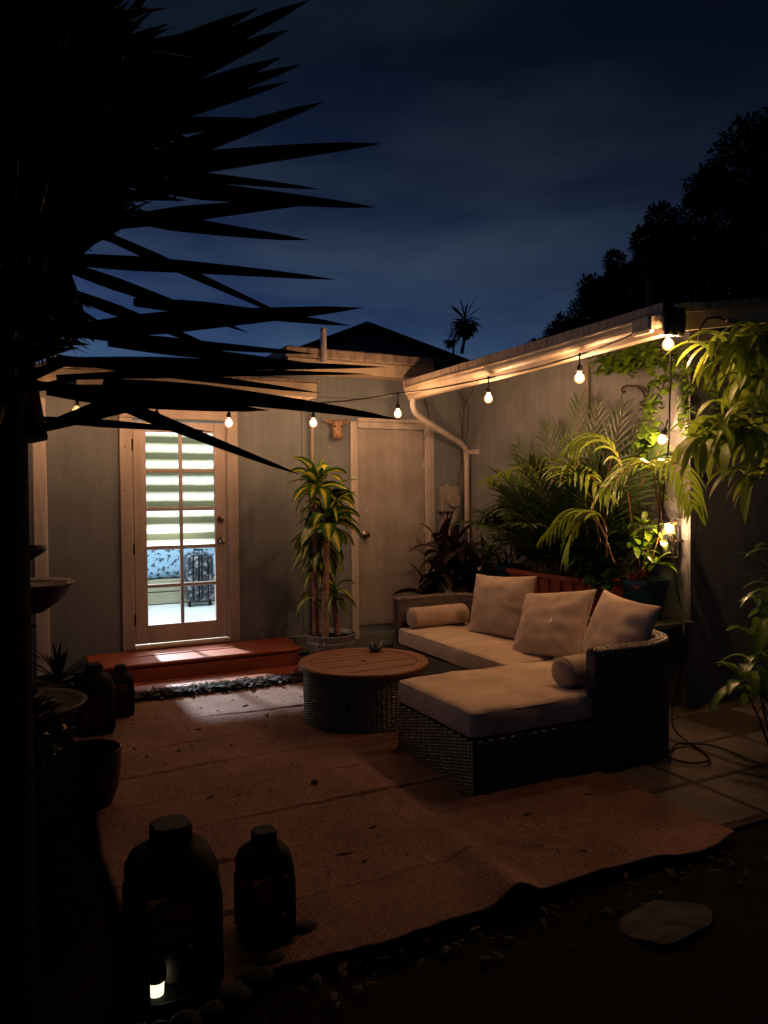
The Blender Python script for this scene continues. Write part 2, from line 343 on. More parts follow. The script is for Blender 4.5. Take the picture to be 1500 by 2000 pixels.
# ------------------------------------------------------------------ setting: ground, paving, rug
g = MB(); n = 60
vs = []; fs = []
def ground_h(x, y):
    return -.03 + (.02*noise.noise(V((x*1.3, y*1.3, 0)))+.012*noise.noise(V((x*5, y*5, 3)))) * (1 if abs(x) < 12 and abs(y) < 12 else 0) 
xs = [-120,-60,-30,-15]+[-8+i*.16 for i in range(101)]+[15,30,60,120]
ys = [-120,-60,-30,-15]+[-6+i*.16 for i in range(101)]+[15,30,60,120]
for y in ys:
    for x in xs: vs.append((x, y, ground_h(x, y)))
w_ = len(xs)
for j in range(len(ys)-1):
    for i in range(w_-1): fs.append((j*w_+i, j*w_+i+1, (j+1)*w_+i+1, (j+1)*w_+i))
g.add(vs, fs); g.build('ground', 'soil', smooth=True, kind='structure')

pv = MB(); pj = MB()
pj.box((2.6, 2.42, -.05), (7.5, 6.0, -.012)); pj.build('paving_bed', 'joint', kind='structure')
px_, py_ = .445, .445
for i in range(15):
    for j in range(11):
        x0 = .60+i*px_; y0 = 2.45+j*py_ - .12*0
        if y0+py_ > 7.0: continue
        dz = rnd(-.006, .0); gp = .007+rnd(0, .006)
        if x0 < 2.2 or (i, j) in ((8, 2), (9, 3)): continue
        pv.bbox((x0+gp, y0+gp, -.04), (x0+px_-gp, y0+py_-gp, -.004+dz), .01)
pv.build('patio_paving', 'paver', kind='structure')

# rug: a draped grid with folds across it and a curled ragged near edge
RX0, RX1, RY0, RY1 = .33, 2.90, 2.33, 5.93
nx, ny = 110, 420
def rug_pt(u, v):
    x = RX0+(RX1-RX0)*u; y = RY0+(RY1-RY0)*v
    ed = max(0, 1-v*14)
    y += .035*noise.noise(V((x*2.1, 0, 5)))*max(0, 1-v*3)*2 + .012*noise.noise(V((x*11, 0, 2)))*ed
    x += .02*noise.noise(V((0, y*1.6, 8)))*(1 if u < .5 else .5)
    z = .012
    for yc, s, a in ((2.74,.010,.007),(3.13,.010,.008),(3.52,.011,.010),(3.93,.012,.011),(4.33,.012,.012),(4.78,.010,.008),(5.25,.01,.008)):
        yy = yc+.05*noise.noise(V((x*1.2, yc, 1)))+.012*noise.noise(V((x*7, yc, 1))); k = (y-yy)/s
        z += 1.25*max(.2,min(1,.6+1.3*noise.noise(V((x*1.1, yc*3, 7)))))*a*(math.exp(-k*k)-.55*math.exp(-(k+1.9)**2))*(.75+.9*noise.noise(V((x*2.3, yc, 3))))+.006*math.exp(-abs(k)*.12)*.5
    for xc in (.95, 1.75, 2.35):
        k = (x-xc-.02*noise.noise(V((0, y, xc))))/.012; z += .004*math.exp(-k*k)
    z += .005*noise.noise(V((x*3, y*3, 1)))+.004
    nf = max(0, 1-v*4.5)
    z += nf*(.022*max(0, noise.noise(V((x*2.7, y*1.6, 9))))+.02*max(0, noise.noise(V((x*5, y*4, 2)))))
    k = (x-1.70-.25*v)/.075; z += .065*math.exp(-k*k)*max(0, 1-v*5)       # a raised kink in the front edge
    return V((x, y, max(z, .002)))
g = MB(); vs = []; fs = []
for j in range(ny+1):
    for i in range(nx+1): vs.append(rug_pt(i/nx, j/ny))
for j in range(ny):
    for i in range(nx):
        a = j*(nx+1)+i; fs.append((a, a+1, a+nx+2, a+nx+1))
o = len(vs)  # skirt gives thickness
rim = [i for i in range(nx+1)]+[j*(nx+1)+nx for j in range(1, ny+1)]+[ny*(nx+1)+i for i in range(nx-1, -1, -1)]+[j*(nx+1) for j in range(ny-1, 0, -1)]
low = []
for k in rim: low.append(len(vs)); vs.append(vs[k]+V((0, 0, -.007)))
for a in range(len(rim)):
    b = (a+1) % len(rim); fs.append((rim[b], rim[a], low[a], low[b]))
g.add(vs, fs)
g.build('outdoor_rug', 'rug', smooth=True, label='large woven russet rug with folds and a ragged curled near edge on the patio', cat='rug')

# leaf litter on the rug, and along its edges
g = MB()
def litter_piece(x, y, z, s):
    a = rnd(0, 6.28); g.blade((x, y, z+.004), (math.cos(a), math.sin(a), rnd(.1,.5)), s, s*rnd(.18, .5), droop=rnd(.3, 1.3), segs=3, fold=rnd(.1,.7), side=(-math.sin(a), math.cos(a), rnd(-.3,.3)))
for i in range(420):
    x, y = rnd(.4, 2.85), 5.9-3.4*random.random()**1.5
    litter_piece(x, y, .012, rnd(.012, .045))
for i in range(36): litter_piece(rnd(.6, 2.5), rnd(2.6, 5.6), .014, rnd(.05, .1))
for i in range(2400):
    x = rnd(.45, 2.35); y = 5.97+.05*noise.noise(V((x*4,0,0)))+random.gauss(0, .04); litter_piece(x, y, rnd(.0, .065), rnd(.03, .09))
for i in range(120): litter_piece(rnd(.3, 3.4), 2.3-abs(random.gauss(0, .1)), -.01, rnd(.02, .06))
g.build('leaf_litter', 'litter', kind='stuff', label='dry brown leaf litter scattered over the rug and heaped at its edges', cat='leaf litter')
g = MB()
for i in range(42):
    x = rnd(1.3, 3.3); y = 2.24-abs(random.gauss(0, .07)); r = rnd(.005, .015)
    g.ball((x, y, -.02+r*.4), r, 5, (rnd(.8,1.5), rnd(.7,1.2), .6))
g.build('pebbles', 'stone', smooth=True, kind='stuff', label='small grey pebbles along the front edge of the rug', cat='pebbles')

# flagstone
g = MB(); cx, cy = 2.11, 2.0; ring = []
for k in range(28):
    a = 2*math.pi*k/28; r = .15*(1+.3*noise.noise(V((math.cos(a)*1.5, math.sin(a)*1.5, 4)))+.14*noise.noise(V((math.cos(a)*5, math.sin(a)*5, 2)))); ring.append((a, r))
vs = []; fs = []; lay = ((1.03,-.05),(1.0,-.012),(.97,-.004),(.6,.0),(.3,-.001))
for s_, z in lay:
    for a, r in ring:
        x = cx+math.cos(a)*r*s_*1.25; y = cy+math.sin(a)*r*s_*.85; vs.append((x, y, z-.004+.016*noise.noise(V((x*8, y*13, 1)))+.006*noise.noise(V((x*31, y*37, 1)))))
vs.append((cx, cy, -.004))
for i in range(4):
    for k in range(28): fs.append((i*28+k, i*28+(k+1)%28, (i+1)*28+(k+1)%28, (i+1)*28+k))
for k in range(28): fs.append((4*28+k, 4*28+(k+1)%28, 5*28))
g.add(vs, fs); g.build('stepping_stone', 'stone', label='rough grey flagstone lying in dark soil before the rug', cat='stepping stone')

# ------------------------------------------------------------------ house (back wall, doors, roofs)
WY = 7.0
house = thing('house', 'grey stuccoed house with french door, low eave on the left and flat roof', 'house', (1.5, WY, 0))
g = MB()
# wall in pieces around the french door opening
g.box((-6, WY, -.1), (.93, WY+.12, 2.62)); g.box((1.85, WY, -.1), (4.43, WY+.12, 2.86)); g.box((.93, WY, 2.25), (1.85, WY+.12, 2.62)); g.box((.93, WY, -.1), (1.85, WY+.12, .235))
g.build('wall', 'wall', house)
g = MB()   # sheet joints, battens, corner board, mid band
g.bbox((.168, WY-.022, .0), (.276, WY-.002, 2.40)); g.bbox((-.02, WY-.02, 0), (.10, WY-.002, 2.40))
g.build('corner_board', 'trim', house)
g = MB(); g.bbox((2.56, WY-.028, 2.50), (4.40, WY-.001, 2.525), .003); g.bbox((2.555, WY-.014, 0), (2.575, WY-.001, 2.50), .003); g.build('batten', 'wall', house)
g = MB(); g.bbox((3.06, WY-.02, .0), (4.43, WY-.001, .15)); g.bbox((1.93, WY-.03, 0.02), (3.06, WY-.001, .19)); g.build('plinth', 'wall', house)
# eave on the left
g = MB()
g.bbox((-6, 6.48, 2.447), (2.52, 6.51, 2.58), .006); g.bbox((2.495, 6.51, 2.447), (2.52, 6.995, 2.58), .004)
g.build('fascia', 'fascia', house)
g = MB(); g.box((-6, 6.512, 2.452), (2.493, 6.998, 2.465)); g.build('soffit', 'fascia', house)
g = MB(); g.add([(-6,6.45,2.582),(2.54,6.45,2.582),(2.54,10.5,2.72),(-6,10.5,2.72),(-6,6.45,2.60),(2.54,6.45,2.60),(2.54,10.5,2.84),(-6,10.5,2.84)], [(3,2,1,0),(4,5,6,7),(0,1,5,4),(1,2,6,5),(2,3,7,6),(3,0,4,7)]); g.build('roof', 'fasciadirt', house)
# upper flat roof
g = MB(); g.bbox((2.34, 6.75, 2.735), (3.92, 6.78, 2.855), .005); g.bbox((2.34, 6.78, 2.735), (2.37, 10, 2.855), .005); g.build('upper_fascia', 'fascia', house)
g = MB(); g.box((2.372, 6.782, 2.74), (4.3, 10, 2.78)); g.build('upper_soffit', 'fascia', house)
g = MB(); g.bbox((2.31, 6.72, 2.858), (3.90, 10, 2.955), .012); g.build('upper_roof', 'fasciadirt', house)
g = MB(); g.tube([(2.68, 6.70, 2.82), (2.68, 6.70, 3.13)], .029, 16); g.lathe([(.03,0),(.026,.012),(.0,.016)], (2.68,6.70,3.128), 16); smoothangle(g.build('vent_pipe', 'trim', house))
# conduit
g = MB(); g.tube([(2.655, WY-.035, .02), (2.655, WY-.035, 2.50)], .022, 12)
for z in (.6, 1.3, 1.78, 2.3): g.tube([(2.655, WY-.035, z-.02), (2.655, WY-.035, z+.02)], .027, 12)
smoothangle(g.build('conduit', 'meter', house))

# french door : stiles, rails, muntins
fd = MB()
DX0, DX1, DZ0, DZ1 = .975, 1.80, .245, 2.235; GX0, GX1, GZ0, GZ1 = 1.085, 1.694, .411, 2.141
fy0, fy1 = WY-.012, WY+.028
fd.bbox((DX0, fy0, DZ0), (GX0, fy1, DZ1), .005); fd.bbox((GX1, fy0, DZ0), (DX1, fy1, DZ1), .005)
fd.bbox((GX0+.001, fy0+.002, DZ0), (GX1-.001, fy1-.002, GZ0), .004); fd.bbox((GX0+.001, fy0+.002, GZ1), (GX1-.001, fy1-.002, DZ1), .004)
ph = (GZ1-GZ0)/5; mx_ = (GX0+GX1)/2
fd.bbox((mx_-.016, fy0+.004, GZ0+.001), (mx_+.016, fy1-.006, GZ1-.001), .006)
for k in range(1, 5):
    z = GZ0+ph*k; fd.bbox((GX0+.001, fy0+.006, z-.017), (mx_-.017, fy1-.008, z+.017), .006); fd.bbox((mx_+.017, fy0+.006, z-.017), (GX1-.001, fy1-.008, z+.017), .006)
door = fd.build('french_door', 'door', house, label='cream french door with ten glass panes')
for k in range(5):
    for x0, x1 in ((GX0+.002, mx_-.018), (mx_+.018, GX1-.002)):
        g = MB(); z0, z1 = GZ0+ph*k+.018, GZ0+ph*(k+1)-.018
        g.add([(x0, WY+.008, z0), (x1, WY+.008, z0), (x1, WY+.008, z1), (x0, WY+.008, z1)], [(0,1,2,3)]); g.build('glass_pane', 'glass', door)
def knob(parent, x, y, z, r=.027):
    g = MB(); g.lathe([(0,.0),(r*1.15,0),(r*1.2,.006),(r*.5,.012),(r*.42,.03),(r*.8,.038),(r,.052),(r*.85,.066),(0,.07)], (x, y, z), 24, axis=(0,-1,0)); return smoothangle(g.build('door_knob', 'brass', parent))
knob(door, 1.748, WY-.013, 1.146)
g = MB(); g.lathe([(0,0),(.033,0),(.032,.012),(.022,.016),(.02,.013),(0,.015)], (1.746, WY-.013, 1.345), 28, axis=(0,-1,0)); g.box((1.743, WY-.034, 1.333), (1.749, WY-.028, 1.357)); smoothangle(g.build('deadbolt', 'brass', door))
for z in (.47, 1.10, 2.02):
    g = MB(); g.tube([(.969, WY-.016, z-.05), (.969, WY-.016, z+.05)], .008, 8); g.build('hinge', 'black', door)
g = MB(); g.bbox((.96, WY-.065, .205), (1.82, WY+.06, .238), .008); g.build('threshold', 'fascia', house)
g = MB(); g.bbox((.862, WY-.026, .20), (.962, WY-.001, 2.26), .004); g.bbox((1.815, WY-.026, .20), (1.917, WY-.001, 2.26), .004); g.bbox((.862, WY-.026, 2.262), (1.917, WY-.001, 2.37), .004)
g.bbox((.9625, WY-.008, .24), (.974, WY+.05, 2.26), .002); g.bbox((1.802, WY-.008, .24), (1.8145, WY+.05, 2.26), .002)
cas = g.build('door_casing', 'door', house)
for x in (.905, 1.872):
    for z in (.36, .78, 1.22, 1.62, 1.98): g = MB(); g.lathe([(0,0),(.006,0),(.005,.002),(0,.002)], (x+rnd(-.01,.01), WY-.0262, z+rnd(-.03,.03)), 8, axis=(0,-1,0)); g.build('screw', 'black', cas)
# closet door
g = MB(); g.bbox((3.150, WY-.012, .232), (3.915, WY-.0012, 2.23), .004); cd_ = g.build('closet_door', 'slab', house, label='plain beige slab door with a round knob')
knob(cd_, 3.225, WY-.013, 1.157, .03)
for z in (1.88, 1.2, .42):
    g = MB(); g.tube([(3.921, WY-.022, z-.045), (3.921, WY-.022, z+.045)], .007, 8); g.box((3.90, WY-.016, z-.04), (3.918, WY-.0122, z+.04)); g.build('hinge', 'trim', cd_)
g = MB(); g.bbox((3.068, WY-.03, .10), (3.146, WY-.001, 2.30), .004); g.bbox((3.925, WY-.026, .10), (4.035, WY-.001, 2.34), .004)
g.bbox((3.15, WY-.024, 2.237), (3.92, WY-.001, 2.30), .004); g.bbox((3.15, WY-.034, 2.302), (3.922, WY-.001, 2.34), .004); g.build('closet_casing', 'trim', house)
g = MB(); g.bbox((3.70+.255, WY-.045, .12), (3.985, WY-.027, 2.30), .004); g.build('casing_moulding', 'trim', house)
# electric meter
g = MB(); g.bbox((4.08, WY-.10, 1.37), (4.30, WY-.002, 1.64), .012); mt_ = g.build('meter_box', 'meter', house)
g = MB(); g.lathe([(0,0),(.083,0),(.083,.02),(.078,.032),(.0,.036)], (4.215, WY-.101, 1.50), 36, axis=(0,-1,0)); smoothangle(g.build('meter_cover', 'meter', mt_))
g = MB(); g.lathe([(0,0),(.03,0),(.03,.02),(.0,.035)], (4.18, WY-.06, 1.641), 16); smoothangle(g.build('hub_cap', 'meter', mt_))
g = MB()
for x in (4.15, 4.20, 4.25): g.tube([(x, WY-.05, 1.37), (x, WY-.05, .1)], .014, 10)
g.build('meter_conduit', 'meter', mt_)
# room behind the french door
rm = MB()
def quadbox(g, a, b): g.box(a, b)
rx0, rx1, ry1, rz1 = -.4, 4.2, 12.0, 2.6
g = MB(); g.box((rx0, ry1, .2), (rx1, ry1+.1, rz1)); g.box((rx0-.1, WY+.121, .2), (rx0, ry1, rz1)); g.box((rx1, WY+.13, .2), (rx1+.1, ry1, rz1)); g.box((rx0-.1, WY+.121, rz1), (rx1+.1, ry1+.1, rz1+.06)); g.build('room_wall', 'roomwall', house)
g = MB(); g.box((rx0, WY+.122, .1), (rx1, ry1, .225)); g.build('room_floor', 'roomfloor', house)
# blind on the door
g = MB(); vs = []; fs = []; nz_ = 130
for k in range(nz_+1):
    z = 1.10+(2.20-1.10)*k/nz_; y = WY+.075+.010*math.sin(z*2*math.pi/.147)
    vs += [(1.03, y, z), (1.75, y, z)]
for k in range(nz_): fs.append((2*k, 2*k+1, 2*k+3, 2*k+2))
g.add(vs, fs); bl = g.build('window_blind', 'blind', door, smooth=True)
g = MB(); g.bbox((1.028, WY+.062, 1.078), (1.752, WY+.09, 1.102), .004); g.build('blind_rail', 'bedwood', bl)

# steps
st = thing('door_steps', 'russet painted wooden steps below the french door', 'steps', (1.4, 6.6, 0))
g = MB(); g.bbox((.55, 6.70, .17), (2.36, 6.965, .200), .008); g.bbox((.62, 6.41, .165), (2.335, 6.692, .195), .008); g.build('tread', 'rust', st)
g = MB(); g.bbox((.66, 6.425, .03), (2.30, 6.455, .150), .006); g.build('riser', 'rust', st)
g = MB(); g.bbox((.62, 6.02, -.01), (2.30, 6.42, .045), .01); g.build('lower_tread', 'rust', st)
g = MB(); g.box((.66, 6.46, 0), (2.28, 6.96, .16)); g.build('frame', 'rust', st)

# ------------------------------------------------------------------ wing on the right with gutter and rake
BX, CY = 4.43, 3.96
GX = 3.56
def rz_(X): return 2.665+.155*(X-GX)           # top of roof plane
wing = thing('garage_wing', 'stuccoed garage wing with sloping eave, white gutter and rake board', 'garage', (BX+2, 5.4, 0))
g = MB(); g.box((BX, CY, -.1), (BX+.14, 6.999, 2.762)); g.box((BX+.14, CY+.001, -.1), (11, CY+.14, 2.75))
g.add([(BX+.14,CY+.002,2.75),(11,CY+.002,2.75),(11,CY+.002,3.62),(BX+.14,CY+.002,2.72),(BX+.14,CY+.14,2.75),(11,CY+.14,2.75),(11,CY+.14,3.62),(BX+.14,CY+.14,2.72)], [(0,1,2,3),(7,6,5,4),(3,2,6,7)])
g.build('wall', 'wallB', wing)
g = MB(); g.bbox((BX-.016, CY-.018, 0), (BX+.05, CY-.001, 2.60), .003); g.bbox((BX-.018, CY, 0), (BX-.001, CY+.06, 2.60), .003); g.build('corner_trim', 'wallB', wing)
g = MB(); g.tube([(BX-.02, 5.02, .6), (BX-.02, 5.02, 2.66)], .016, 10); g.build('conduit', 'meter', wing)
Y0, Y1 = 3.34, 6.60
# roof plate
def slope_box(g, xa, xb, ya, yb, dz0, dz1):
    vs = []
    for X in (xa, xb):
        for Y in (ya, yb):
            for dz in (dz0, dz1): vs.append((X, Y, rz_(X)+dz))
    g.add(vs, [(0,1,3,2),(4,6,7,5),(0,4,5,1),(2,3,7,6),(0,2,6,4),(1,5,7,3)])
g = MB(); slope_box(g, GX-.05, 11, Y0-.03, 6.66, -.035, 0); rf = g.build('roof', 'roof', wing)
g = MB(); g.bbox((GX-.066, Y0-.02, rz_(GX)-.06), (GX-.051, Y1+.05, rz_(GX)+.02), .004)
for y in (4.0, 5.2, 6.1): g.box((GX-.068, y, rz_(GX)-.062), (GX-.0665, y+.012, rz_(GX)+.021))
g.build('drip_edge', 'fasciadirt', wing)
g = MB(); slope_box(g, GX+.055, BX, Y0+.03, 6.64, -.05, -.037); g.build('soffit', 'fascia', wing)
g = MB(); slope_box(g, GX-.04, 11, Y0-.022, Y0+.004, -.15, -.04); g.build('rake_board', 'fascia', wing)
g = MB(); slope_box(g, GX+.02, 11, Y0-.045, Y0-.024, -.045, .012); g.build('rake_trim', 'fasciadirt', wing)
g = MB(); slope_box(g, GX+.06, 11, Y0+.006, CY-.001, -.052, -.038); g.build('gable_soffit', 'fascia', wing)
# K-style gutter: profile extruded along Y
gz = 2.50
prof = [(0.02,.0),(-.055,.0),(-.062,.02),(-.068,.04),(-.085,.055),(-.098,.075),(-.10,.10),(-.11,.104),(-.11,.115),(-.098,.118),(-.094,.108),(-.092,.08),(-.078,.06),(-.06,.045),(-.054,.012),(.01,.012),(.01,.115),(.02,.115)]
g = MB(); vs = []; K = len(prof); yn = 24
for j in range(yn+1):
    y = Y0-.02+(Y1-Y0+.02)*j/yn
    for x, z in prof: vs.append((GX+.025+x, y, gz+z+.004*math.sin(y*2.3)-.003*(y-Y0)))
fs = [(j*K+k, j*K+(k+1)%K, (j+1)*K+(k+1)%K, (j+1)*K+k) for j in range(yn) for k in range(K)]
g.add(vs, fs)
for y, s_ in ((Y0-.0205, 1), (Y1+.0005, -1)):
    pts = [(GX+.025+x, y, gz+z-.003*(y-Y0)) for x, z in prof[:9]+[(.02,.115)]]; g.add(pts, [tuple(range(len(pts)))])
gut = g.build('gutter', 'fascia', wing)
g = MB()
p3 = [(GX-.02, 6.53, 2.50), (GX-.02, 6.53, 2.43), (GX-.0, 6.54, 2.38), (GX+.06, 6.56, 2.33), (BX-.14, 6.85, 2.10), (BX-.075, 6.87, 2.05), (BX-.055, 6.875, 1.98), (BX-.055, 6.875, 1.2), (BX-.055, 6.875, .1)]
g.tube(p3, .034, 12, flat=.85); g.bbox((BX-.10, 6.83, 1.985), (BX-.001, 6.84, 2.03), .003); g.bbox((BX-.012, 6.70, 1.98), (BX-.001, 6.86, 2.03), .003)
g.tube([(BX-.055, 6.875, 2.0), (BX-.055, 6.875, 1.95)], .039, 12, flat=.85)
smoothangle(g.build('downspout', 'trim', gut))
# floodlight bracket and end outlet at the gutter corner
g = MB(); g.bbox((GX-.12, Y0+.03, 2.515), (GX-.07, Y0+.19, 2.625), .018); g.build('junction_box', 'fascia', gut)
g = MB(); g.bbox((3.98, Y0-.075, 2.60), (4.10, Y0-.05, 2.63), .006); g.tube([(3.74,Y0-.06,2.45),(3.76,Y0-.06,2.55),(3.82,Y0-.06,2.61),(3.90,Y0-.06,2.625),(3.98,Y0-.06,2.618)], .007, 8); g.build('flag_bracket', 'brass', wing)
# flue on the wing roof
fl = thing('roof_flue', 'grey metal flue with a capped top on the wing roof', 'flue', (5.35, 5.2, rz_(5.35)))
g = MB(); g.tube([(5.35,5.2,rz_(5.35)-.02),(5.35,5.2,3.50)], .06, 16); smoothangle(g.build('pipe', 'bronze', fl))
g = MB(); g.lathe([(.10,0),(.15,.015),(.09,.05),(.085,.10),(.15,.115),(.10,.15),(.07,.24),(.02,.30),(0,.31)], (5.35,5.2,3.50), 24); smoothangle(g.build('cap', 'bronze', fl))

# dark neighbouring gable and the plants on it
nb = thing('neighbour_house', 'dark gabled house rising behind the flat roof', 'house', (5.1, 11, 0))
gp = [(3.0,3.42),(5.114,4.312),(8.3,3.52)]
def hroof(g, z0, z1, ya, yb):
    vs = []
    for Y in (ya, yb):
        for x, z in gp: vs += [(x, Y, z+z0), (x, Y, z+z1)]
    g.add(vs, [(0,6,8,2),(2,8,10,4),(1,3,9,7),(3,5,11,9),(0,2,3,1),(2,4,5,3),(6,7,9,8),(8,9,11,10),(0,1,7,6),(4,10,11,5)])
g = MB(); hroof(g, -.09, 0, 10.9, 18); g.build('roof', 'roof', nb)
g = MB(); g.add([(3.2,11.1,0),(8.0,11.1,0),(8.0,11.1,3.5),(5.114,11.1,4.22),(3.2,11.1,3.42)], [(0,1,2,3,4)]); g.box((3.2,11.12,0),(8.0,17.5,3.38)); g.build('wall', 'wall', nb)
def roof_plant(px0, py0, base, Y, s, label):
    c = ony(px0, py0, Y); b = ony(base[0], base[1], Y)
    t = thing('roof_plant', label, 'plant', b)
    g = MB(); g.tube([b, (b+c)/2+V((.02,0,0)), c], [.03*s,.025*s,.03*s], 8); g.build('stem', 'bark', t)
    g = MB()
    for k in range(int(260*s)):
        a = rnd(0, 6.28); e = rnd(-1, .5); d = V((math.cos(a)*math.cos(e), math.sin(a)*math.cos(e), math.sin(e)))
        g.blade(c+d*rnd(0,.13)*s+V((0,0,-.02)), d, rnd(.10,.22)*s, .05*s, droop=1.4, segs=3)
    for k in range(13):
        a = R(rnd(0, 360)); e = rnd(.25, 1.35); g.blade(c+V((0,0,.06*s)), (math.cos(a)*math.cos(e), math.sin(a)*math.cos(e)*.5, math.sin(e)), rnd(.3,.48)*s, .035*s, droop=.3, segs=4)
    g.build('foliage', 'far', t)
roof_plant(908, 632, (902, 690), 10.6, 1.0, 'round headed spiky plant silhouetted above the dark gable')
roof_plant(880, 664, (886, 695), 10.4, .55, 'small spiky plant low on the gable beside the taller one')

# ------------------------------------------------------------------ trees behind the wing
def far_tree(label, blobs, base, Y, nl, ls):
    t = thing('tree', label, 'tree', (base[0], base[1], 0), 'dark trees beyond the wing roof')
    g = MB(); top = V((sum(b[0].x for b in blobs)/len(blobs), sum(b[0].y for b in blobs)/len(blobs), sum(b[0].z for b in blobs)/len(blobs)))
    fork = V((base[0], base[1], 0)).lerp(top, .45); g.tube([(base[0], base[1], 0), fork.lerp(V((base[0],base[1],0)),.5)+V((.1,0,0)), fork], [.22,.17,.14], 10)
    for c, r in blobs: g.tube([fork, fork.lerp(c,.5)+V((rnd(-.2,.2),0,.1)), c], [.12,.08,.04], 7)
    g.build('trunk', 'bark', t)
    g = MB(); tot = sum(r**2 for c, r in blobs)
    for c, r in blobs:
        for k in range(int(nl*r*r/tot)):
            d = V((random.gauss(0,1), random.gauss(0,1), random.gauss(0,1))).normalized()
            rr = r*(random.random()**.33)*(1+.28*noise.noise(d*2.2+c)); p = c+d*rr
            g.blade(p, (d+V((rnd(-.9,.9), rnd(-.9,.9), rnd(-.9,.6)))), ls*rnd(.6,1.5), ls*.55, droop=.5, segs=2, fold=.1, prof=2)
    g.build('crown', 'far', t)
def B(px0, py0, Y, r): return (ony(px0, py0, Y), r)
far_tree('tall broad dark tree rising highest at the right edge of the frame', [B(1480,330,8.2,.75),B(1400,440,8.2,.65),B(1520,480,8.2,.9),B(1600,300,8.4,1.1),B(1440,560,8.2,.6),B(1345,500,8.2,.45),B(1500,600,8.2,.8),B(1380,370,8.2,.3)], (10.2, 8.4), 8.2, 34000, .10)
far_tree('lower dark tree between the flue and the gutter', [B(1290,520,8.6,.42),B(1225,575,8.6,.42),B(1320,600,8.6,.55),B(1160,610,8.6,.33),B(1150,560,8.6,.13),B(1105,655,8.6,.26),B(1260,470,8.6,.2),B(1240,640,8.6,.5),B(1330,520,8.6,.4),B(1290,430,8.6,.22),B(1200,510,8.6,.14),B(1180,580,8.6,.3)], (8.3, 8.6), 8.6, 34000, .075)
far_tree('smallest dark tree just showing above the gutter by the gable', [B(1085,668,11,.24),B(1050,690,11,.22),B(1120,660,11,.3)], (8.3, 11), 11, 4000, .08)

# ------------------------------------------------------------------ wicker weave
def weave(mb, path, z0f, z1f, pu=.034, pv=.018, amp=.012, closed=False, su=5, sv=5, out=1):
    """path: list of 2D points; displaced outwards (right-hand side of the direction * out)"""
    P = [V((p[0], p[1])) for p in path]
    if closed: P.append(P[0])
    cum = [0]
    for a, b in zip(P, P[1:]): cum.append(cum[-1]+(b-a).length)
    Lt = cum[-1]; nu = max(8, int(Lt/pu*su))
    if closed: nst = round(Lt/(2*pu))*2; pu = Lt/nst; nu = nst*su
    def at(s):
        for i in range(len(P)-1):
            if s <= cum[i+1] or i == len(P)-2:
                t = (s-cum[i])/max(1e-9, cum[i+1]-cum[i]); return P[i].lerp(P[i+1], t), (P[i+1]-P[i]).normalized()
    vs = []; H = max(z1f(0)-z0f(0), z1f(Lt)-z0f(Lt)); nv = max(4, int(H/pv*sv))
    for j in range(nv+1):
        for i in range(nu+1):
            s = Lt*i/nu; p, d = at(s)
            s2 = min(Lt, s+.01); s1 = max(0, s-.01)
            dd = at(s2)[0]-at(s1)[0]; d = dd.normalized() if dd.length > 1e-6 else d
            nrm = V((d.y, -d.x))*out
            a, b = z0f(s), z1f(s); v = H*j/nv; z = a+(b-a)*j/nv
            col = int(s/pu+1e-6); fr = (v/pv+.5*(col % 2)) % 1; rp = math.sqrt(max(0, 1-(2*fr-1)**2))
            ov = abs(math.sin(math.pi*s/pu)); h = rp**1.5*amp*(.05+.95*ov**.4)*(.72+.5*noise.noise(V((col*3.7, int(v/pv)*1.3, 2)))+.25*noise.noise(V((s*6, v*9, 5))))
            c = abs(((s/pu-.5) % 1)-.5)*2*pu    # distance to stake centre
            vs.append((p.x+nrm.x*h, p.y+nrm.y*h, z))
    fs = [(j*(nu+1)+i, j*(nu+1)+i+1, (j+1)*(nu+1)+i+1, (j+1)*(nu+1)+i) for j in range(nv) for i in range(nu)]
    mb.add(vs, fs)
def arc(cx, cy, r, a0, a1, n=10): return [(cx+r*math.cos(R(a0+(a1-a0)*i/n)), cy+r*math.sin(R(a0+(a1-a0)*i/n))) for i in range(n+1)]
def braid(mb, pts, r=.017):
    """braided wicker rim: two strands twisting round a path"""
    P = [V(p) for p in pts]; cum = [0]
    for a, b in zip(P, P[1:]): cum.append(cum[-1]+(b-a).length)
    Lt = cum[-1]; n_ = int(Lt/.009)
    for ph0 in (0, math.pi):
        q = []
        for k in range(n_+1):
            s = Lt*k/n_
            for i in range(len(P)-1):
                if s <= cum[i+1] or i == len(P)-2:
                    t = (s-cum[i])/(cum[i+1]-cum[i]); p = P[i].lerp(P[i+1], t); d = (P[i+1]-P[i]).normalized(); break
            w = V((d.y, -d.x, 0)).normalized(); a = s/.045*2*math.pi+ph0
            q.append(p+w*math.cos(a)*r*.55+V((0,0,1))*math.sin(a)*r*.45)
        mb.tube(q, r*.62, 6)

# ------------------------------------------------------------------ sectional sofa
sofa = thing('wicker_sofa', 'L-shaped wicker sectional sofa with tan cushions and curved back', 'sofa', (3.0, 4.4, 0))
SZ = .285
g = MB()
X0c, X1s, XB = 2.10, 2.93, 3.68       # chaise front, seat front, back
YN, YC, YF = 3.25, 4.09, 5.78         # near side, chaise far side, far end
base = lambda s: .015
seat = lambda s: SZ
outer = [(XB-.28, YN)]+[]
# seat bases: chaise front (faces -X), chaise near side (faces -Y), inner faces
weave(g, [(X0c+.02, YN+.0), (2.905, YN)], base, seat, out=1)
weave(g, [(X0c, YC), (X0c, YN+.0)], base, seat, out=-1 if False else 1)
weave(g, [(X1s, YC), (X0c, YC)], base, seat, out=1)
weave(g, [(X1s, YF), (X1s, YC)], base, seat, out=1)
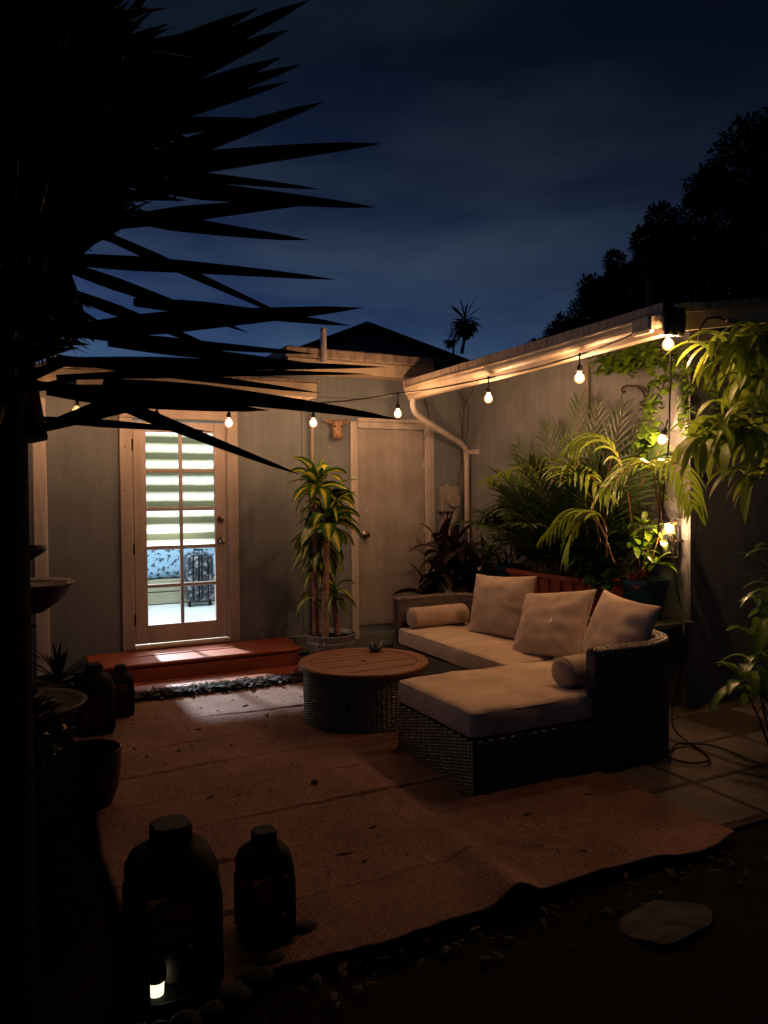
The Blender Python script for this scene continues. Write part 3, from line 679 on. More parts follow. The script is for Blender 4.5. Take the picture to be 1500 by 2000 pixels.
# back + arms outer skin, from the near arm's front end, round the corner, to the far arm
op = [(2.90, YN-.004)]+[(3.15, YN-.004)]+arc(XB-.38, YN+.376, .38, -90, 0, 14)+[(XB, YF-.22)]+arc(XB-.22, YF-.22, .22, 0, 90, 10)+[(2.93, YF)]
armz = lambda s: .655 if s > .9 else .655
weave(g, op, base, armz, out=1)
ip = [(2.90, YN+.07), (3.15, YN+.07)]+arc(XB-.38, YN+.376, .31, -90, 0, 12)+[(XB-.07, YF-.22)]+arc(XB-.22, YF-.22, .15, 0, 90, 8)+[(2.93, YF-.07)]
weave(g, ip, lambda s: SZ-.02, armz, out=-1)
weave(g, [(2.90, YN+.07), (2.90, YN-.004)], base, armz, out=1, pu=.02)
weave(g, [(2.93, YF), (2.93, YF-.07)], base, armz, out=1, pu=.02)
g.build('frame', 'wicker', sofa)
g = MB(); mid = [((a[0]+b[0])/2, (a[1]+b[1])/2, .662) for a, b in zip([(2.90,YN-.004),(3.15,YN-.004)]+arc(XB-.38,YN+.376,.38,-90,0,12)+[(XB,YF-.22)]+arc(XB-.22,YF-.22,.22,0,90,8)+[(2.93,YF)], ip)]
for off in (-.022, .022, 0):
    q = []
    for k, p in enumerate(mid):
        a = V(mid[max(0,k-1)]); b = V(mid[min(len(mid)-1,k+1)]); d = (b-a).normalized(); q.append(V(p)+V((d.y,-d.x,0))*off+V((0,0,.006 if off == 0 else 0)))
    braid(g, q, .021)
g.build('braided_rim', 'wicker', sofa, smooth=True)
g = MB(); g.box((X0c+.03, YN+.02, .01), (3.30, YC-.02, SZ-.01)); g.box((X1s+.02, YC-.021, .01), (XB-.1, YF-.05, SZ-.012)); g.build('inner_deck', 'black', sofa)

def cushion(mb, a, b, r=.035, puff=.02, seed=0, wr=.004, n=26):
    (x0,y0,z0), (x1,y1,z1) = a, b; c = V(((x0+x1)/2,(y0+y1)/2,(z0+z1)/2)); h = V(((x1-x0)/2,(y1-y0)/2,(z1-z0)/2))
    for k in range(3):
        i, j = (k+1) % 3, (k+2) % 3
        for sg in (-1, 1):
            ni = max(6, int(n*min(1.6, h[i]/.4))); nj = max(6, int(n*min(1.6, h[j]/.4)))
            vs = []
            for p in range(ni+1):
                for q in range(nj+1):
                    t = [0,0,0]; t[k] = sg*h[k]; 
                    ui = -1+2*p/ni; uj = -1+2*q/nj
                    ui = math.sin(ui*math.pi/2)**1 if True else ui; uj = math.sin(uj*math.pi/2)
                    t[i] = ui*h[i]; t[j] = uj*h[j]; t = V(t)
                    inn = V([max(-(h[m]-r), min(h[m]-r, t[m])) for m in range(3)]); dv = t-inn
                    if dv.length > 1e-9: t = inn+dv.normalized()*r
                    nx_, ny_, nz1 = t.x/h.x, t.y/h.y, t.z/h.z
                    t.z += puff*(1-nx_**2)*(1-ny_**2)*(1 if nz1 > 0 else 0)
                    w = noise.noise(V((t.x*4+seed, t.y*4, t.z*4)))*wr*1.6+noise.noise(V((t.x*11+seed, t.y*11, t.z*7)))*wr*.7
                    t += (dv.normalized() if dv.length > 1e-9 else V((0,0,1)))*w
                    vs.append(c+t)
            fs = []
            for p in range(ni):
                for q in range(nj):
                    a_ = p*(nj+1)+q; f = (a_, a_+nj+1, a_+nj+2, a_+1); fs.append(f if sg > 0 else f[::-1])
            mb.add(vs, fs)
def piping(mb, a, b, z, r=.035, rr=.0045):
    (x0,y0), (x1,y1) = a, b; k = .3*r
    pts = []
    for cx, cy, a0 in ((x1-r,y1-r,0),(x0+r,y1-r,90),(x0+r,y0+r,180),(x1-r,y0+r,270)):
        for t in range(5): an = R(a0+90*t/4); pts.append((cx+math.cos(an)*(r-k*.2), cy+math.sin(an)*(r-k*.2), z))
    pts.append(pts[0]); mb.tube(pts, rr, 6)
def merged(o, d=.0008):
    import bmesh
    bm = bmesh.new(); bm.from_mesh(o.data); bmesh.ops.remove_doubles(bm, verts=bm.verts, dist=d); bmesh.ops.recalc_face_normals(bm, faces=bm.faces); bm.to_mesh(o.data); bm.free()
    o.data.polygons.foreach_set('use_smooth', [True]*len(o.data.polygons)); return o
g = MB(); cushion(g, (2.095, 3.262, SZ+.002), (3.40, 4.10, .432), seed=1, puff=.022, wr=.0065); cs = merged(g.build('chaise_cushion', 'cushion', sofa))
g = MB(); piping(g, (2.10,3.267), (3.395,4.095), .418); piping(g, (2.10,3.267), (3.395,4.095), SZ+.018); g.build('piping', 'pillow', cs, smooth=True)
g = MB(); cushion(g, (2.925, 4.112, SZ+.002), (3.61, 5.71, .428), seed=5, puff=.02, wr=.0065); cs = merged(g.build('seat_cushion', 'cushion', sofa))
g = MB(); piping(g, (2.93,4.117), (3.605,5.705), .414); piping(g, (2.93,4.117), (3.605,5.705), SZ+.018); g.build('piping', 'pillow', cs, smooth=True)

def pillow(name, label, c, W, H, T, rot, seed, cat, group, roll=0):
    """rot = (yaw of the face normal, lean back)"""
    mb = MB(); n_ = 40; yaw, lean = R(rot[0]), R(rot[1])
    nrm = V((math.cos(yaw)*math.cos(lean), math.sin(yaw)*math.cos(lean), math.sin(lean)))
    side = V((-math.sin(yaw), math.cos(yaw), 0)); up = nrm.cross(side)
    if up.z < 0: up = -up
    rl = R(roll); side, up = side*math.cos(rl)+up*math.sin(rl), -side*math.sin(rl)+up*math.cos(rl)
    c = V(c)
    for sg in (1, -1):
        vs = []
        for i in range(n_+1):
            for j in range(n_+1):
                u = math.sin((-1+2*i/n_)*math.pi/2); v = math.sin((-1+2*j/n_)*math.pi/2)
                e = (max(0, (1-u*u))*max(0, (1-v*v)))
                th = T/2*(e**.42)
                x = u*W/2*(1-.085*(1-v*v)*abs(u)); y = v*H/2*(1-.085*(1-u*u)*abs(v))
                edge = 1-e
                wr = .017*noise.noise(V((u*2.4+seed, v*2.4, sg)))*min(1, e*3)
                ang = math.atan2(v, u); wr += .010*math.sin(ang*9+seed+3*noise.noise(V((u*2,v*2,seed))))*min(1, e*2.5)*edge**1.5
                bend = -.02*(u*u)   # corners drop back
                vs.append(c+side*x+up*y+nrm*(sg*(th+wr)+bend))
        fs = []
        for i in range(n_):
            for j in range(n_):
                a = i*(n_+1)+j; f = (a, a+n_+1, a+n_+2, a+1); fs.append(f if sg > 0 else f[::-1])
        mb.add(vs, fs)
    o = merged(mb.build(name, 'pillow', None, label=label, cat=cat, group=group), .0003)
    # seam cord
    m2 = MB(); loop = []
    for s0, e0 in (((-1,-1),(1,-1)),((1,-1),(1,1)),((1,1),(-1,1)),((-1,1),(-1,-1))):
        for k in range(16):
            t = k/16; u = s0[0]+(e0[0]-s0[0])*t; v = s0[1]+(e0[1]-s0[1])*t
            x = u*W/2*(1-.085*(1-v*v)*abs(u)); y = v*H/2*(1-.085*(1-u*u)*abs(v)); loop.append(c+side*x+up*y+nrm*(-.02*u*u))
    loop.append(loop[0]); m2.tube(loop, .004, 6)
    ORG_o = ORG[o.name]; m2.build('seam', 'pillow', o, smooth=True)
    return o
GP = 'back pillows on the sofa'
pillow('back_pillow', 'taupe back pillow nearest the far arm, standing upright', (3.43, 4.93, .675), .66, .50, .19, (189, 14), 2, 'pillow', GP, roll=3)
pillow('back_pillow', 'taupe back pillow in the middle, tilted and creased, a pale spot on it', (3.36, 4.22, .645), .66, .50, .18, (184, 27), 9, 'pillow', GP, roll=9)
pillow('back_pillow', 'taupe back pillow in the curved corner nearest the near arm, half in shade', (3.40, 3.63, .665), .62, .50, .19, (170, 22), 14, 'pillow', GP, roll=-3)
def bolster(label, a, b, r, seed):
    a, b = V(a), V(b); d = (b-a); L = d.length; d.normalize(); s1 = V((0,0,1)).cross(d).normalized(); s2 = d.cross(s1)
    mb = MB(); prof = []
    n1 = 36
    for i in range(n1+1):
        t = i/n1; x = t*L; rr = r
        e = min(x, L-x)/.05
        if e < 1: rr = r*math.sqrt(max(0, 1-(1-e)**2))*.25+r*.75 if e > 0 else r*.75
        prof.append((x, rr))
    prof = [(-.004, 0), (-.004, r*.4)]+prof+[(L+.004, r*.4), (L+.004, 0)]
    vs = []; K = 32
    for x, rr in prof:
        for k in range(K):
            an = 2*math.pi*k/K; w = 1+.035*noise.noise(V((x*7+seed, math.cos(an)*1.5, math.sin(an)*1.5)))+.01*noise.noise(V((x*30, math.cos(an)*5, math.sin(an)*5+seed)))
            vs.append(a+d*x+s1*math.cos(an)*rr*w+s2*math.sin(an)*rr*w*.96)
    fs = [(i*K+k, i*K+(k+1)%K, (i+1)*K+(k+1)%K, (i+1)*K+k) for i in range(len(prof)-1) for k in range(K)]
    mb.add(vs, fs); o = merged(mb.build('bolster', 'pillow', None, label=label, cat='bolster', group='bolster cushions along the sofa arms'), .0002)
    for x in (.028, L-.028):
      m2 = MB(); m2.tube([a+d*x+s1*math.cos(2*math.pi*k/24)*r*1.0+s2*math.sin(2*math.pi*k/24)*r*.97 for k in range(25)], .003, 5)
      m2.build('seam', 'pillow', o, smooth=True)
bolster('tan bolster lying against the far wicker arm', (2.99, 5.60, .432+.088), (3.53, 5.585, .432+.09), .09, 1)
bolster('tan bolster lying inside the near wicker arm on the chaise', (2.80, 3.43, .432+.092), (3.46, 3.47, .432+.098), .092, 4)
# pale fleck on the middle pillow (a fallen petal)
bpy.context.view_layer.update()
d0 = ray(1075, 1212).normalized(); hit = bpy.context.scene.ray_cast(bpy.context.evaluated_depsgraph_get(), EYE, d0)
c0 = (hit[1] if hit[0] else onx(1075, 1212, 3.2))-d0*.006; nn = hit[2].normalized() if hit[0] else V((-1,0,0))
if nn.dot(d0) > 0: nn = -nn
M['petal'] = mat('white_petal', (.9,.92,.85), rough=.6, scale=30)
u_ = nn.cross(V((0,0,1))).normalized(); w_2 = nn.cross(u_)
g = MB(); g.blade(c0+u_*.012, -u_+nn*.1, .032, .016, droop=.2, segs=3, side=w_2); g.blade(c0, -w_2+nn*.1, .024, .012, segs=3, side=u_); g.blade(c0, w_2*.8+u_*.5+nn*.1, .02, .012, segs=3, side=u_)
g.build('fallen_petal', 'petal', label='small pale petal on the middle back pillow', cat='petal')

# ------------------------------------------------------------------ coffee table
TX, TY, TR = 2.19, 4.79, .452
tb = thing('coffee_table', 'round wicker drum coffee table with a slatted teak top', 'table', (TX, TY, 0))
g = MB(); circ = [(TX+.413*math.cos(-2*math.pi*k/72), TY+.413*math.sin(-2*math.pi*k/72)) for k in range(72)]
weave(g, circ, lambda s: .02, lambda s: .372, pu=.034, pv=.0175, amp=.013, closed=True, out=-1); g.build('drum', 'wickerT', tb)
g = MB(); g.lathe([(.40,.0),(.41,.0),(.412,.03)], (TX,TY,0), 48); g.build('foot_ring', 'black', tb)
g = MB(); g.lathe([(0,.366),(.40,.366)], (TX,TY,0), 48); g.build('underside', 'black', tb)
g = MB(); g.lathe([(.372,.374),(TR-.004,.374),(TR,.379),(TR,.395),(TR-.006,.402),(.376,.402),(.372,.398),(.372,.374)], (TX,TY,0), 96); smoothangle(g.build('rim', 'rim', tb))
g = MB(); ys_ = [-.366+.0915*k for k in range(9)]
rot = R(2)
for k in range(8):
    ya, yb = ys_[k]+.0035, ys_[k+1]-.0035; pts = []
    rr = .3665
    n2 = 14
    def xa(y): return math.sqrt(max(0, rr*rr-y*y))
    top = [(-xa(ya+(yb-ya)*i/n2), ya+(yb-ya)*i/n2) for i in range(n2+1)]+[(xa(yb-(yb-ya)*i/n2), yb-(yb-ya)*i/n2) for i in range(n2+1)]
    if k in (3, 4):   # umbrella hole
        hr = .022; hole = []
        if k == 3: seq = [(hr*math.cos(R(a)), -abs(hr*math.sin(R(a)))) for a in range(0, 181, 20)]; seq = [(x, min(y, yb)) for x, y in seq]; i0 = n2+1; top = top[:i0]+[p for p in reversed(seq)]+top[i0:]
        else: seq = [(hr*math.cos(R(a)), max(ya, abs(hr*math.sin(R(a))))) for a in range(0, 181, 20)]; top = top+seq
    # remove duplicates
    q = [top[0]]
    for p in top[1:]:
        if math.hypot(p[0]-q[-1][0], p[1]-q[-1][1]) > 1e-4: q.append(p)
    if math.hypot(q[0][0]-q[-1][0], q[0][1]-q[-1][1]) < 1e-4: q.pop()
    q = [(TX+x*math.cos(rot)-y*math.sin(rot), TY+x*math.sin(rot)+y*math.cos(rot)) for x, y in q]
    K = len(q); dz = rnd(-.001, .001)
    g.add([(x,y,.399+dz) for x, y in q]+[(x,y,.38) for x, y in q], [tuple(range(K))[::-1]]+[(i,(i+1)%K,K+(i+1)%K,K+i) for i in range(K)])
g.build('slats', 'teak', tb)
# ashtray
ac = onz(733, 1268, .415); ac = V((ac.x, ac.y, .402))
ash = thing('ashtray', 'small dark green glazed dish with cigarette ends on the coffee table', 'ashtray', ac)
g = MB(); g.lathe([(0,0),(.03,0),(.046,.008),(.052,.022),(.048,.036),(.041,.04),(.040,.034),(.042,.022),(.03,.01),(0,.009)], ac, 32); M['dish'] = mat('dark_green_glaze', (.015,.05,.05), rough=.12, scale=8, spec=.8); smoothangle(g.build('dish', 'dish', ash))
for k, (dx, dy) in enumerate(((.012,.0),(.022,.01),(-.016,.006),(.03,-.006))):
    g = MB(); b = ac+V((dx*.6,dy,.012)); g.tube([b, b+V((dx*.9, dy*.5, .045)), b+V((dx*1.2, dy*.5, .052+.004*k))], .0045, 8); g.build('cigarette_end', 'skull' if k < 2 else 'wax', ash)

# ------------------------------------------------------------------ plants
def smoothpath(P, k=6):
    out = []
    for i in range(len(P)-1):
        p0, p1, p2, p3 = P[max(0,i-1)], P[i], P[i+1], P[min(len(P)-1,i+2)]
        for j in range(k):
            t = j/k; out.append(.5*((2*p1)+(-p0+p2)*t+(2*p0-5*p1+4*p2-p3)*t*t+(-p0+3*p1-3*p2+p3)*t**3))
    out.append(P[-1]); return out
def leafdir(az, el): return V((math.cos(az)*math.cos(el), math.sin(az)*math.cos(el), math.sin(el)))
# corn plant in tin tub
tubc = V((2.585, 6.36, 0))
tub = thing('tin_tub', 'round galvanised tin tub full of soil beside the steps', 'tub', tubc)
g = MB(); g.lathe([(0,0),(.185,0),(.19,.01),(.20,.10),(.205,.104),(.205,.118),(.20,.122),(.212,.225),(.218,.229),(.218,.242),(.212,.246),(.222,.298),(.230,.30),(.230,.31),(.222,.312),(.214,.305),(.208,.27)], tubc, 48); smoothangle(g.build('wall', 'tin', tub))
g = MB(); g.lathe([(0,.282),(.10,.285),(.209,.272)], tubc, 40); g.build('soil', 'soil', tub)
g = MB(); hx = tubc+V((-.16,-.15,.235)); dvec = V((-.16,-.15,0)).normalized(); sv = V((-dvec.y, dvec.x, 0))
g.tube([hx+sv*.035+V((0,0,.03)), hx+dvec*.018+sv*.035, hx+dvec*.02+sv*.033+V((0,0,-.03)), hx+dvec*.02-sv*.033+V((0,0,-.03)), hx+dvec*.018-sv*.035, hx-sv*.035+V((0,0,.03))], .006, 8); g.build('handle', 'tin', tub, smooth=True)
cp = thing('corn_plant', 'tall corn plant with ringed canes and yellow striped leaves in a tin tub', 'plant', tubc+V((0,0,.28)))
canes = [((2.50,6.30,.27),(2.52,6.31,.8),(2.545,6.32,1.24),.031),((2.47,6.42,.27),(2.44,6.40,1.0),(2.45,6.38,1.66),.024),((2.66,6.38,.27),(2.64,6.38,.45),(2.62,6.38,.62),.027),((2.56,6.44,.27),(2.57,6.44,.8),(2.58,6.43,1.45),.02)]
for a, b, c, r in canes:
    g = MB(); pts = []; rr = []
    for k in range(41):
        t = k/40; p = V(a).lerp(V(b), t).lerp(V(b).lerp(V(c), t), t); pts.append(p); rr.append(r*(1.12-.25*t)*(1+.05*(k % 3 == 0)))
    g.tube(pts, rr, 12); g.build('cane', 'cane', cp, smooth=True)
g = MB()
def rosette(g, c, n_, L, W, e0, e1, droop, segs=7, prof=0, fold=.25, azb=None):
    for k in range(n_):
        az = k*2.399+rnd(-.3,.3) if azb is None else rnd(*azb)
        t = k/max(1, n_-1); el = e0+(e1-e0)*t+rnd(-.12,.12)
        g.blade(V(c)+V((0,0,.10*t*(L/.4))), leafdir(az, el), L*rnd(.8,1.12), W*rnd(.85,1.15), droop=droop*rnd(.8,1.2), segs=segs, fold=fold*rnd(.2,1), prof=prof, curl=rnd(-.3,.3), side=(Matrix.Rotation(rnd(-.8,.8), 3, leafdir(az, el)) @ V((math.sin(az), -math.cos(az), 0))))
rosette(g, (2.545,6.28,1.26), 19, .38, .13, -.1, 1.2, 2.0)
rosette(g, (2.47,6.36,1.60), 19, .37, .125, -.05, 1.25, 2.0)
rosette(g, (2.62,6.42,1.46), 15, .35, .115, -.15, 1.2, 2.0)
rosette(g, (2.54,6.50,1.10), 26, .36, .08, -.6, .4, 1.9); rosette(g, (2.54,6.50,.92), 16, .30, .07, -.8, .2, 1.6)
rosette(g, (2.63,6.36,.62), 15, .27, .07, -.4, 1.1, 2.2)
rosette(g, (2.44,6.40,.58), 7, .30, .045, -.3, .6, 2.2)
g.build('leaves', 'drac', cp, smooth=True)

# cordyline in the corner
cc = V((3.93, 6.42, 0))
co = thing('cordyline', 'dark burgundy cordyline clump in the corner below the meter', 'plant', cc)
g = MB(); heads = [(.0,0,1.03),(.18,.08,.92),(-.20,-.05,.80),(.05,-.22,.72),(.27,-.15,.78),(-.05,.15,1.0),(.30,.12,.62),(-.22,.1,.55)]
for dx, dy, h in heads: g.tube([cc+V((dx*.2,dy*.2,0)), cc+V((dx*.7,dy*.7,h*.6)), cc+V((dx,dy,h))], [.018,.015,.012], 8)
g.build('stems', 'bark', co, smooth=True)
g = MB()
for dx, dy, h in heads: rosette(g, cc+V((dx,dy,h-.08)), 17, .37, .078, -.3, 1.35, 1.4)
g.build('leaves', 'cord', co, smooth=True)
g = MB(); b = cc+V((-.02,-.14,.98)); g.blade(b, (.55,-.5,.75), .36, .05, droop=.25, segs=6, fold=.2); g.blade(b+V((.03,0,-.35)), (-.1,-.8,-.2), .16, .04, droop=1, segs=4); g.blade(b+V((-.08,0,-.3)), (-.5,-.5,.1), .18, .04, droop=1.2, segs=4)
g.build('golden_leaves', 'cordgold', co, smooth=True)

# bench behind the sofa
bn = thing('plant_bench', 'long mossy wooden bench against the wing wall, carrying the planters', 'bench', (4.2, 4.9, 0))
g = MB()
for k in range(3): g.bbox((4.02+k*.13, 3.90, .585), (4.02+k*.13+.122, 6.1, .625), .006)
g.build('bench_top', 'greenwood', bn)
for x, y in ((4.06,4.02),(4.35,4.02),(4.06,5.95),(4.35,5.95)):
    g = MB(); g.bbox((x-.03,y-.03,0),(x+.03,y+.03,.584)); g.build('leg', 'greenwood', bn)
g = MB(); g.bbox((4.05,3.98,.50),(4.08,5.98,.583)); g.build('apron', 'greenwood', bn)

# planters
pl = thing('trough_planter', 'long terracotta coloured trough planter on the bench behind the sofa', 'planter', (4.16, 5.05, .627))
def trough(g, x0, x1, y0, y1, z0, z1, tp=.03, w=.015):
    o_ = [(x0+tp,y0+tp,z0),(x1-tp,y0+tp,z0),(x1-tp,y1-tp,z0),(x0+tp,y1-tp,z0)]; t_ = [(x0,y0,z1),(x1,y0,z1),(x1,y1,z1),(x0,y1,z1)]
    i_ = [(x0+w,y0+w,z1),(x1-w,y0+w,z1),(x1-w,y1-w,z1),(x0+w,y1-w,z1)]; b_ = [(x0+w+.01,y0+w+.01,z1-.05),(x1-w-.01,y0+w+.01,z1-.05),(x1-w-.01,y1-w-.01,z1-.05),(x0+w+.01,y1-w-.01,z1-.05)]
    f = [(3,2,1,0)]
    for a in (0, 4, 8):
        for k in range(4): f.append((a+k, a+(k+1)%4, a+4+(k+1)%4, a+4+k))
    f.append((12,13,14,15)); g.add(o_+t_+i_+b_, f)
g = MB(); trough(g, 4.02, 4.33, 4.50, 5.62, .627, .86); g.bbox((4.00,4.48,.845),(4.018,5.64,.885),.004); g.bbox((4.332,4.48,.845),(4.35,5.64,.885),.004); g.bbox((4.018,4.48,.845),(4.332,4.498,.885),.004); g.bbox((4.018,5.622,.845),(4.332,5.64,.885),.004)
for k in range(7): g.bbox((4.012,4.60+k*.15,.66),(4.028,4.61+k*.15,.845),.003)
g.build('tray', 'terra', pl)
g = MB(); g.box((4.035,4.515,.80),(4.315,5.605,.845)); g.build('soil', 'soil', pl)
def pot(name, label, c, r, h, mt, cat='pot', rt=None, z=0, group=None):
    t = thing(name, label, cat, (c[0], c[1], z), group); g = MB(); rb = r*.68
    g.lathe([(0,0),(rb,0),(rb+.004,.01),(r*.97,h*.86),(r*1.04,h*.87),(r*1.05,h*.99),(r*1.02,h),(r*.95,h),(r*.93,h*.86),(r*.8,h*.5)], (c[0],c[1],z), 40); smoothangle(g.build('bowl', mt, t))
    g = MB(); g.lathe([(0,h*.85),(r*.93,h*.84)], (c[0],c[1],z), 32); g.build('soil', 'soil', t); return t
pot('teal_pot', 'large teal pot on the near end of the bench behind the corner pillow', (4.16, 4.13), .165, .30, 'teal', z=.627)
pot('teal_pot', 'small teal pot on the bench beyond the trough planter', (4.20, 5.86), .13, .27, 'teal', z=.627)

# areca palm
def frond(gl, gs, base, d, L, droop, leaf, wl, n_=26, side=None, v=.75, arch=0):
    p = V(base); d = V(d).normalized(); pts = [p.copy()]; ds = [d.copy()]; seg = 18
    for k in range(seg):
        p = p+d*(L/seg); dd = droop*(.4+1.2*k/seg); d = (d+V((0,0,-1))*dd/seg).normalized(); pts.append(p.copy()); ds.append(d.copy())
    gs.tube(pts, [.0075*(1-.75*k/seg) for k in range(seg+1)], 6)
    sd = V(side) if side is not None else d.cross(V((0,0,1))); 
    if sd.length < .05: sd = V((1,0,0))
    for k in range(n_):
        t = .22+.78*k/(n_-1); i = min(seg-1, int(t*seg)); f = t*seg-i; q = pts[i].lerp(pts[i+1], f); dd = ds[i]
        s0 = (sd-dd*sd.dot(dd)).normalized(); up = s0.cross(dd); 
        if up.z < 0: up = -up
        ll = leaf*math.sin(math.pi*(.18+.72*(k/(n_-1))))**.7
        for sg in (-1, 1):
            fd_ = (dd*(.55+.9*t*t)+s0*sg*(1-.35*t)+up*.28*v*rnd(.6,1.3)).normalized()
            gl.blade(q, fd_, ll*rnd(.88,1.1), wl, droop=rnd(.5,1.1), segs=5, fold=.3, prof=3, side=dd+s0*.2)
ap = thing('areca_palm', 'bushy areca palm with arching fronds growing from the terracotta trough', 'palm', (4.16, 5.0, .84))
gl, gl2, gs = MB(), MB(), MB()
pc = V((4.15, 4.95, .84))
for k in range(38):
    az = rnd(0, 6.28); el = rnd(.8, 1.45); b = pc+V((rnd(-.08,.08), rnd(-.42,.48), 0)); d = leafdir(az, el)
    if d.x > .15: d.x *= .35
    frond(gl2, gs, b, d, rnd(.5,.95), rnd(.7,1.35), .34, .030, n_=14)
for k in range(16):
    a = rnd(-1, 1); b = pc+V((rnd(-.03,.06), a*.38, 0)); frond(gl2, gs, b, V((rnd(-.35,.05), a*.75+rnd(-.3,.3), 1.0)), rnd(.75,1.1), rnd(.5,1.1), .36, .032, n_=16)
# tall upright fronds against the wall
for tp, L in (((1165,800),1.0),((1100,860),1.0),((1235,880),1.0),((1040,900),1.0),((1150,880),1.0),((1130,790),1.05),((1215,800),1.1),((1255,850),1.0),((1070,835),1.0),((1010,875),.9),((1290,880),.95),((985,960),.8),((1180,860),.95)):
    t_ = onx(tp[0], tp[1], 4.28); b = pc+V((.03, max(-.4, min(.45, (t_.y-pc.y)*.4)), 0)); frond(gl2, gs, b, (t_-b)+V((0,0,.25)), (t_-b).length*1.0, .5, .34, .033, n_=17, side=(0,1,.1), v=.1)
# arching fronds near the lamps, lamplight put into their leaf colour, leaflets hanging to the viewer
def frond_path(gl, gs, P, leaf, wl, n_, dr):
    pts = smoothpath([V(p) for p in P], 8); K = len(pts)-1
    gs.tube(pts, [.008*(1-.7*k/K) for k in range(K+1)], 6)
    for k in range(n_):
        t = .30+.70*k/(n_-1); i = min(K-1, int(t*K)); q = pts[i].lerp(pts[i+1], t*K-i); dd = (pts[i+1]-pts[i]).normalized()
        s0 = dd.cross(V((0,0,1))); s0 = s0.normalized() if s0.length > .1 else V((-1,0,0))
        ll = leaf*math.sin(math.pi*(.22+.66*(k/(n_-1))))**.7
        for sg in (-1, 1):
            gl.blade(q, (dd*(.75+.5*t)+s0*sg*.8+V((0,0,.12))), ll*rnd(.85,1.12), wl*rnd(.85,1.1), droop=dr*rnd(.8,1.25), segs=6, fold=.25, prof=3, side=dd+s0*.1*sg)
for path, X, lf in (([(1175,1070),(1150,965),(1110,920),(1040,908),(962,932)], 3.82, .26), ([(1150,1080),(1140,960),(1110,915),(1140,918),(1185,965)], 3.86, .22), ([(1285,1050),(1288,945),(1262,905),(1222,918),(1180,960)], 3.92, .28),
                    ([(1290,1010),(1278,925),(1300,898),(1335,930),(1352,985)], 3.98, .22), ([(1200,1100),(1165,1015),(1120,998),(1072,1040)], 3.74, .22), ([(1185,1090),(1180,1020),(1150,1000),(1120,1030),(1105,1080)], 3.70, .2), ([(1050,1100),(1020,1020),(985,985),(950,1010)], 3.9, .25), ([(1240,1080),(1225,960),(1200,880),(1160,850),(1120,870)], 4.0, .28)):
    frond_path(gl if lf != .25 else gl2, gs, [onx(x, y, X-.05*k+.1) for k, (x, y) in enumerate(path)], lf*1.35, .034, 12, 1.9)
gs.build('stems', 'redstem', ap, smooth=True); gl.build('fronds', 'palm', ap, smooth=True); gl2.build('rear_fronds', 'palm_shaded', ap, smooth=True)

def bush(name, label, c, cat, blobs, nl, ls, wl, mt, stems='stem', prof=0, z0=None, droop=1.0, group=None):
    t = thing(name, label, cat, c, group); c = V(c); g = MB(); gl = MB()
    for (dx,dy,dz,r) in blobs:
        tip = c+V((dx,dy,dz)); g.tube([c+V((dx*.1,dy*.1,-.02)), c.lerp(tip,.5)+V((rnd(-.03,.03),rnd(-.03,.03),.03)), tip], [.009,.007,.004], 6)
        for k in range(nl):
            az = rnd(0,6.28); el = rnd(-.5,1.2); d = leafdir(az, el); gl.blade(tip+d*r*rnd(.15,.9), (d+V((0,0,rnd(-.3,.2)))), ls*rnd(.7,1.25), wl*rnd(.8,1.2), droop=droop, segs=4, fold=.25, prof=prof, curl=rnd(-.4,.4))
    g.build('stems', stems, t, smooth=True); gl.build('leaves', mt, t, smooth=True); return t
bush('croton', 'leafy lime green bush lit by the lowest bulb in the large teal pot', (4.16,4.13,.88), 'shrub', [(0,0,.42,.09),(-.08,.05,.32,.09),(.06,-.08,.35,.09),(-.1,-.08,.25,.08),(.1,.08,.22,.08),(-.03,-.13,.16,.07)], 11, .105, .045, 'lime', 'redstem')
bush('bromeliad', 'small orange and red leaved plant low in the large teal pot', (4.09,4.12,.88), 'plant', [(0,.06,.02,.02),(-.02,-.02,.03,.02)], 16, .12, .02, 'croton', droop=.8)
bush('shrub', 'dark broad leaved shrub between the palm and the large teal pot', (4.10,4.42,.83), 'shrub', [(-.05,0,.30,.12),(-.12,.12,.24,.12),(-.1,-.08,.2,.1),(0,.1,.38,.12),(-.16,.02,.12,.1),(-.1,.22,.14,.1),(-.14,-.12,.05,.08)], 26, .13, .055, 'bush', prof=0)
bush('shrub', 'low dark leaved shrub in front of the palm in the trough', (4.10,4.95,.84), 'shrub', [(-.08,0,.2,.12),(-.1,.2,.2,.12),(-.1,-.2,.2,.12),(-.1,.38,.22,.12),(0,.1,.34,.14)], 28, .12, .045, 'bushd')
bush('jade_plant', 'round leaved green shrub in the small teal pot', (4.20,5.86,.87), 'shrub', [(0,0,.28,.1),(-.12,.05,.22,.1),(.05,-.1,.2,.1),(-.08,-.15,.28,.1),(-.15,.18,.12,.1),(-.2,.0,.1,.08),(-.05,.12,.36,.08)], 26, .075, .042, 'bush', prof=2)

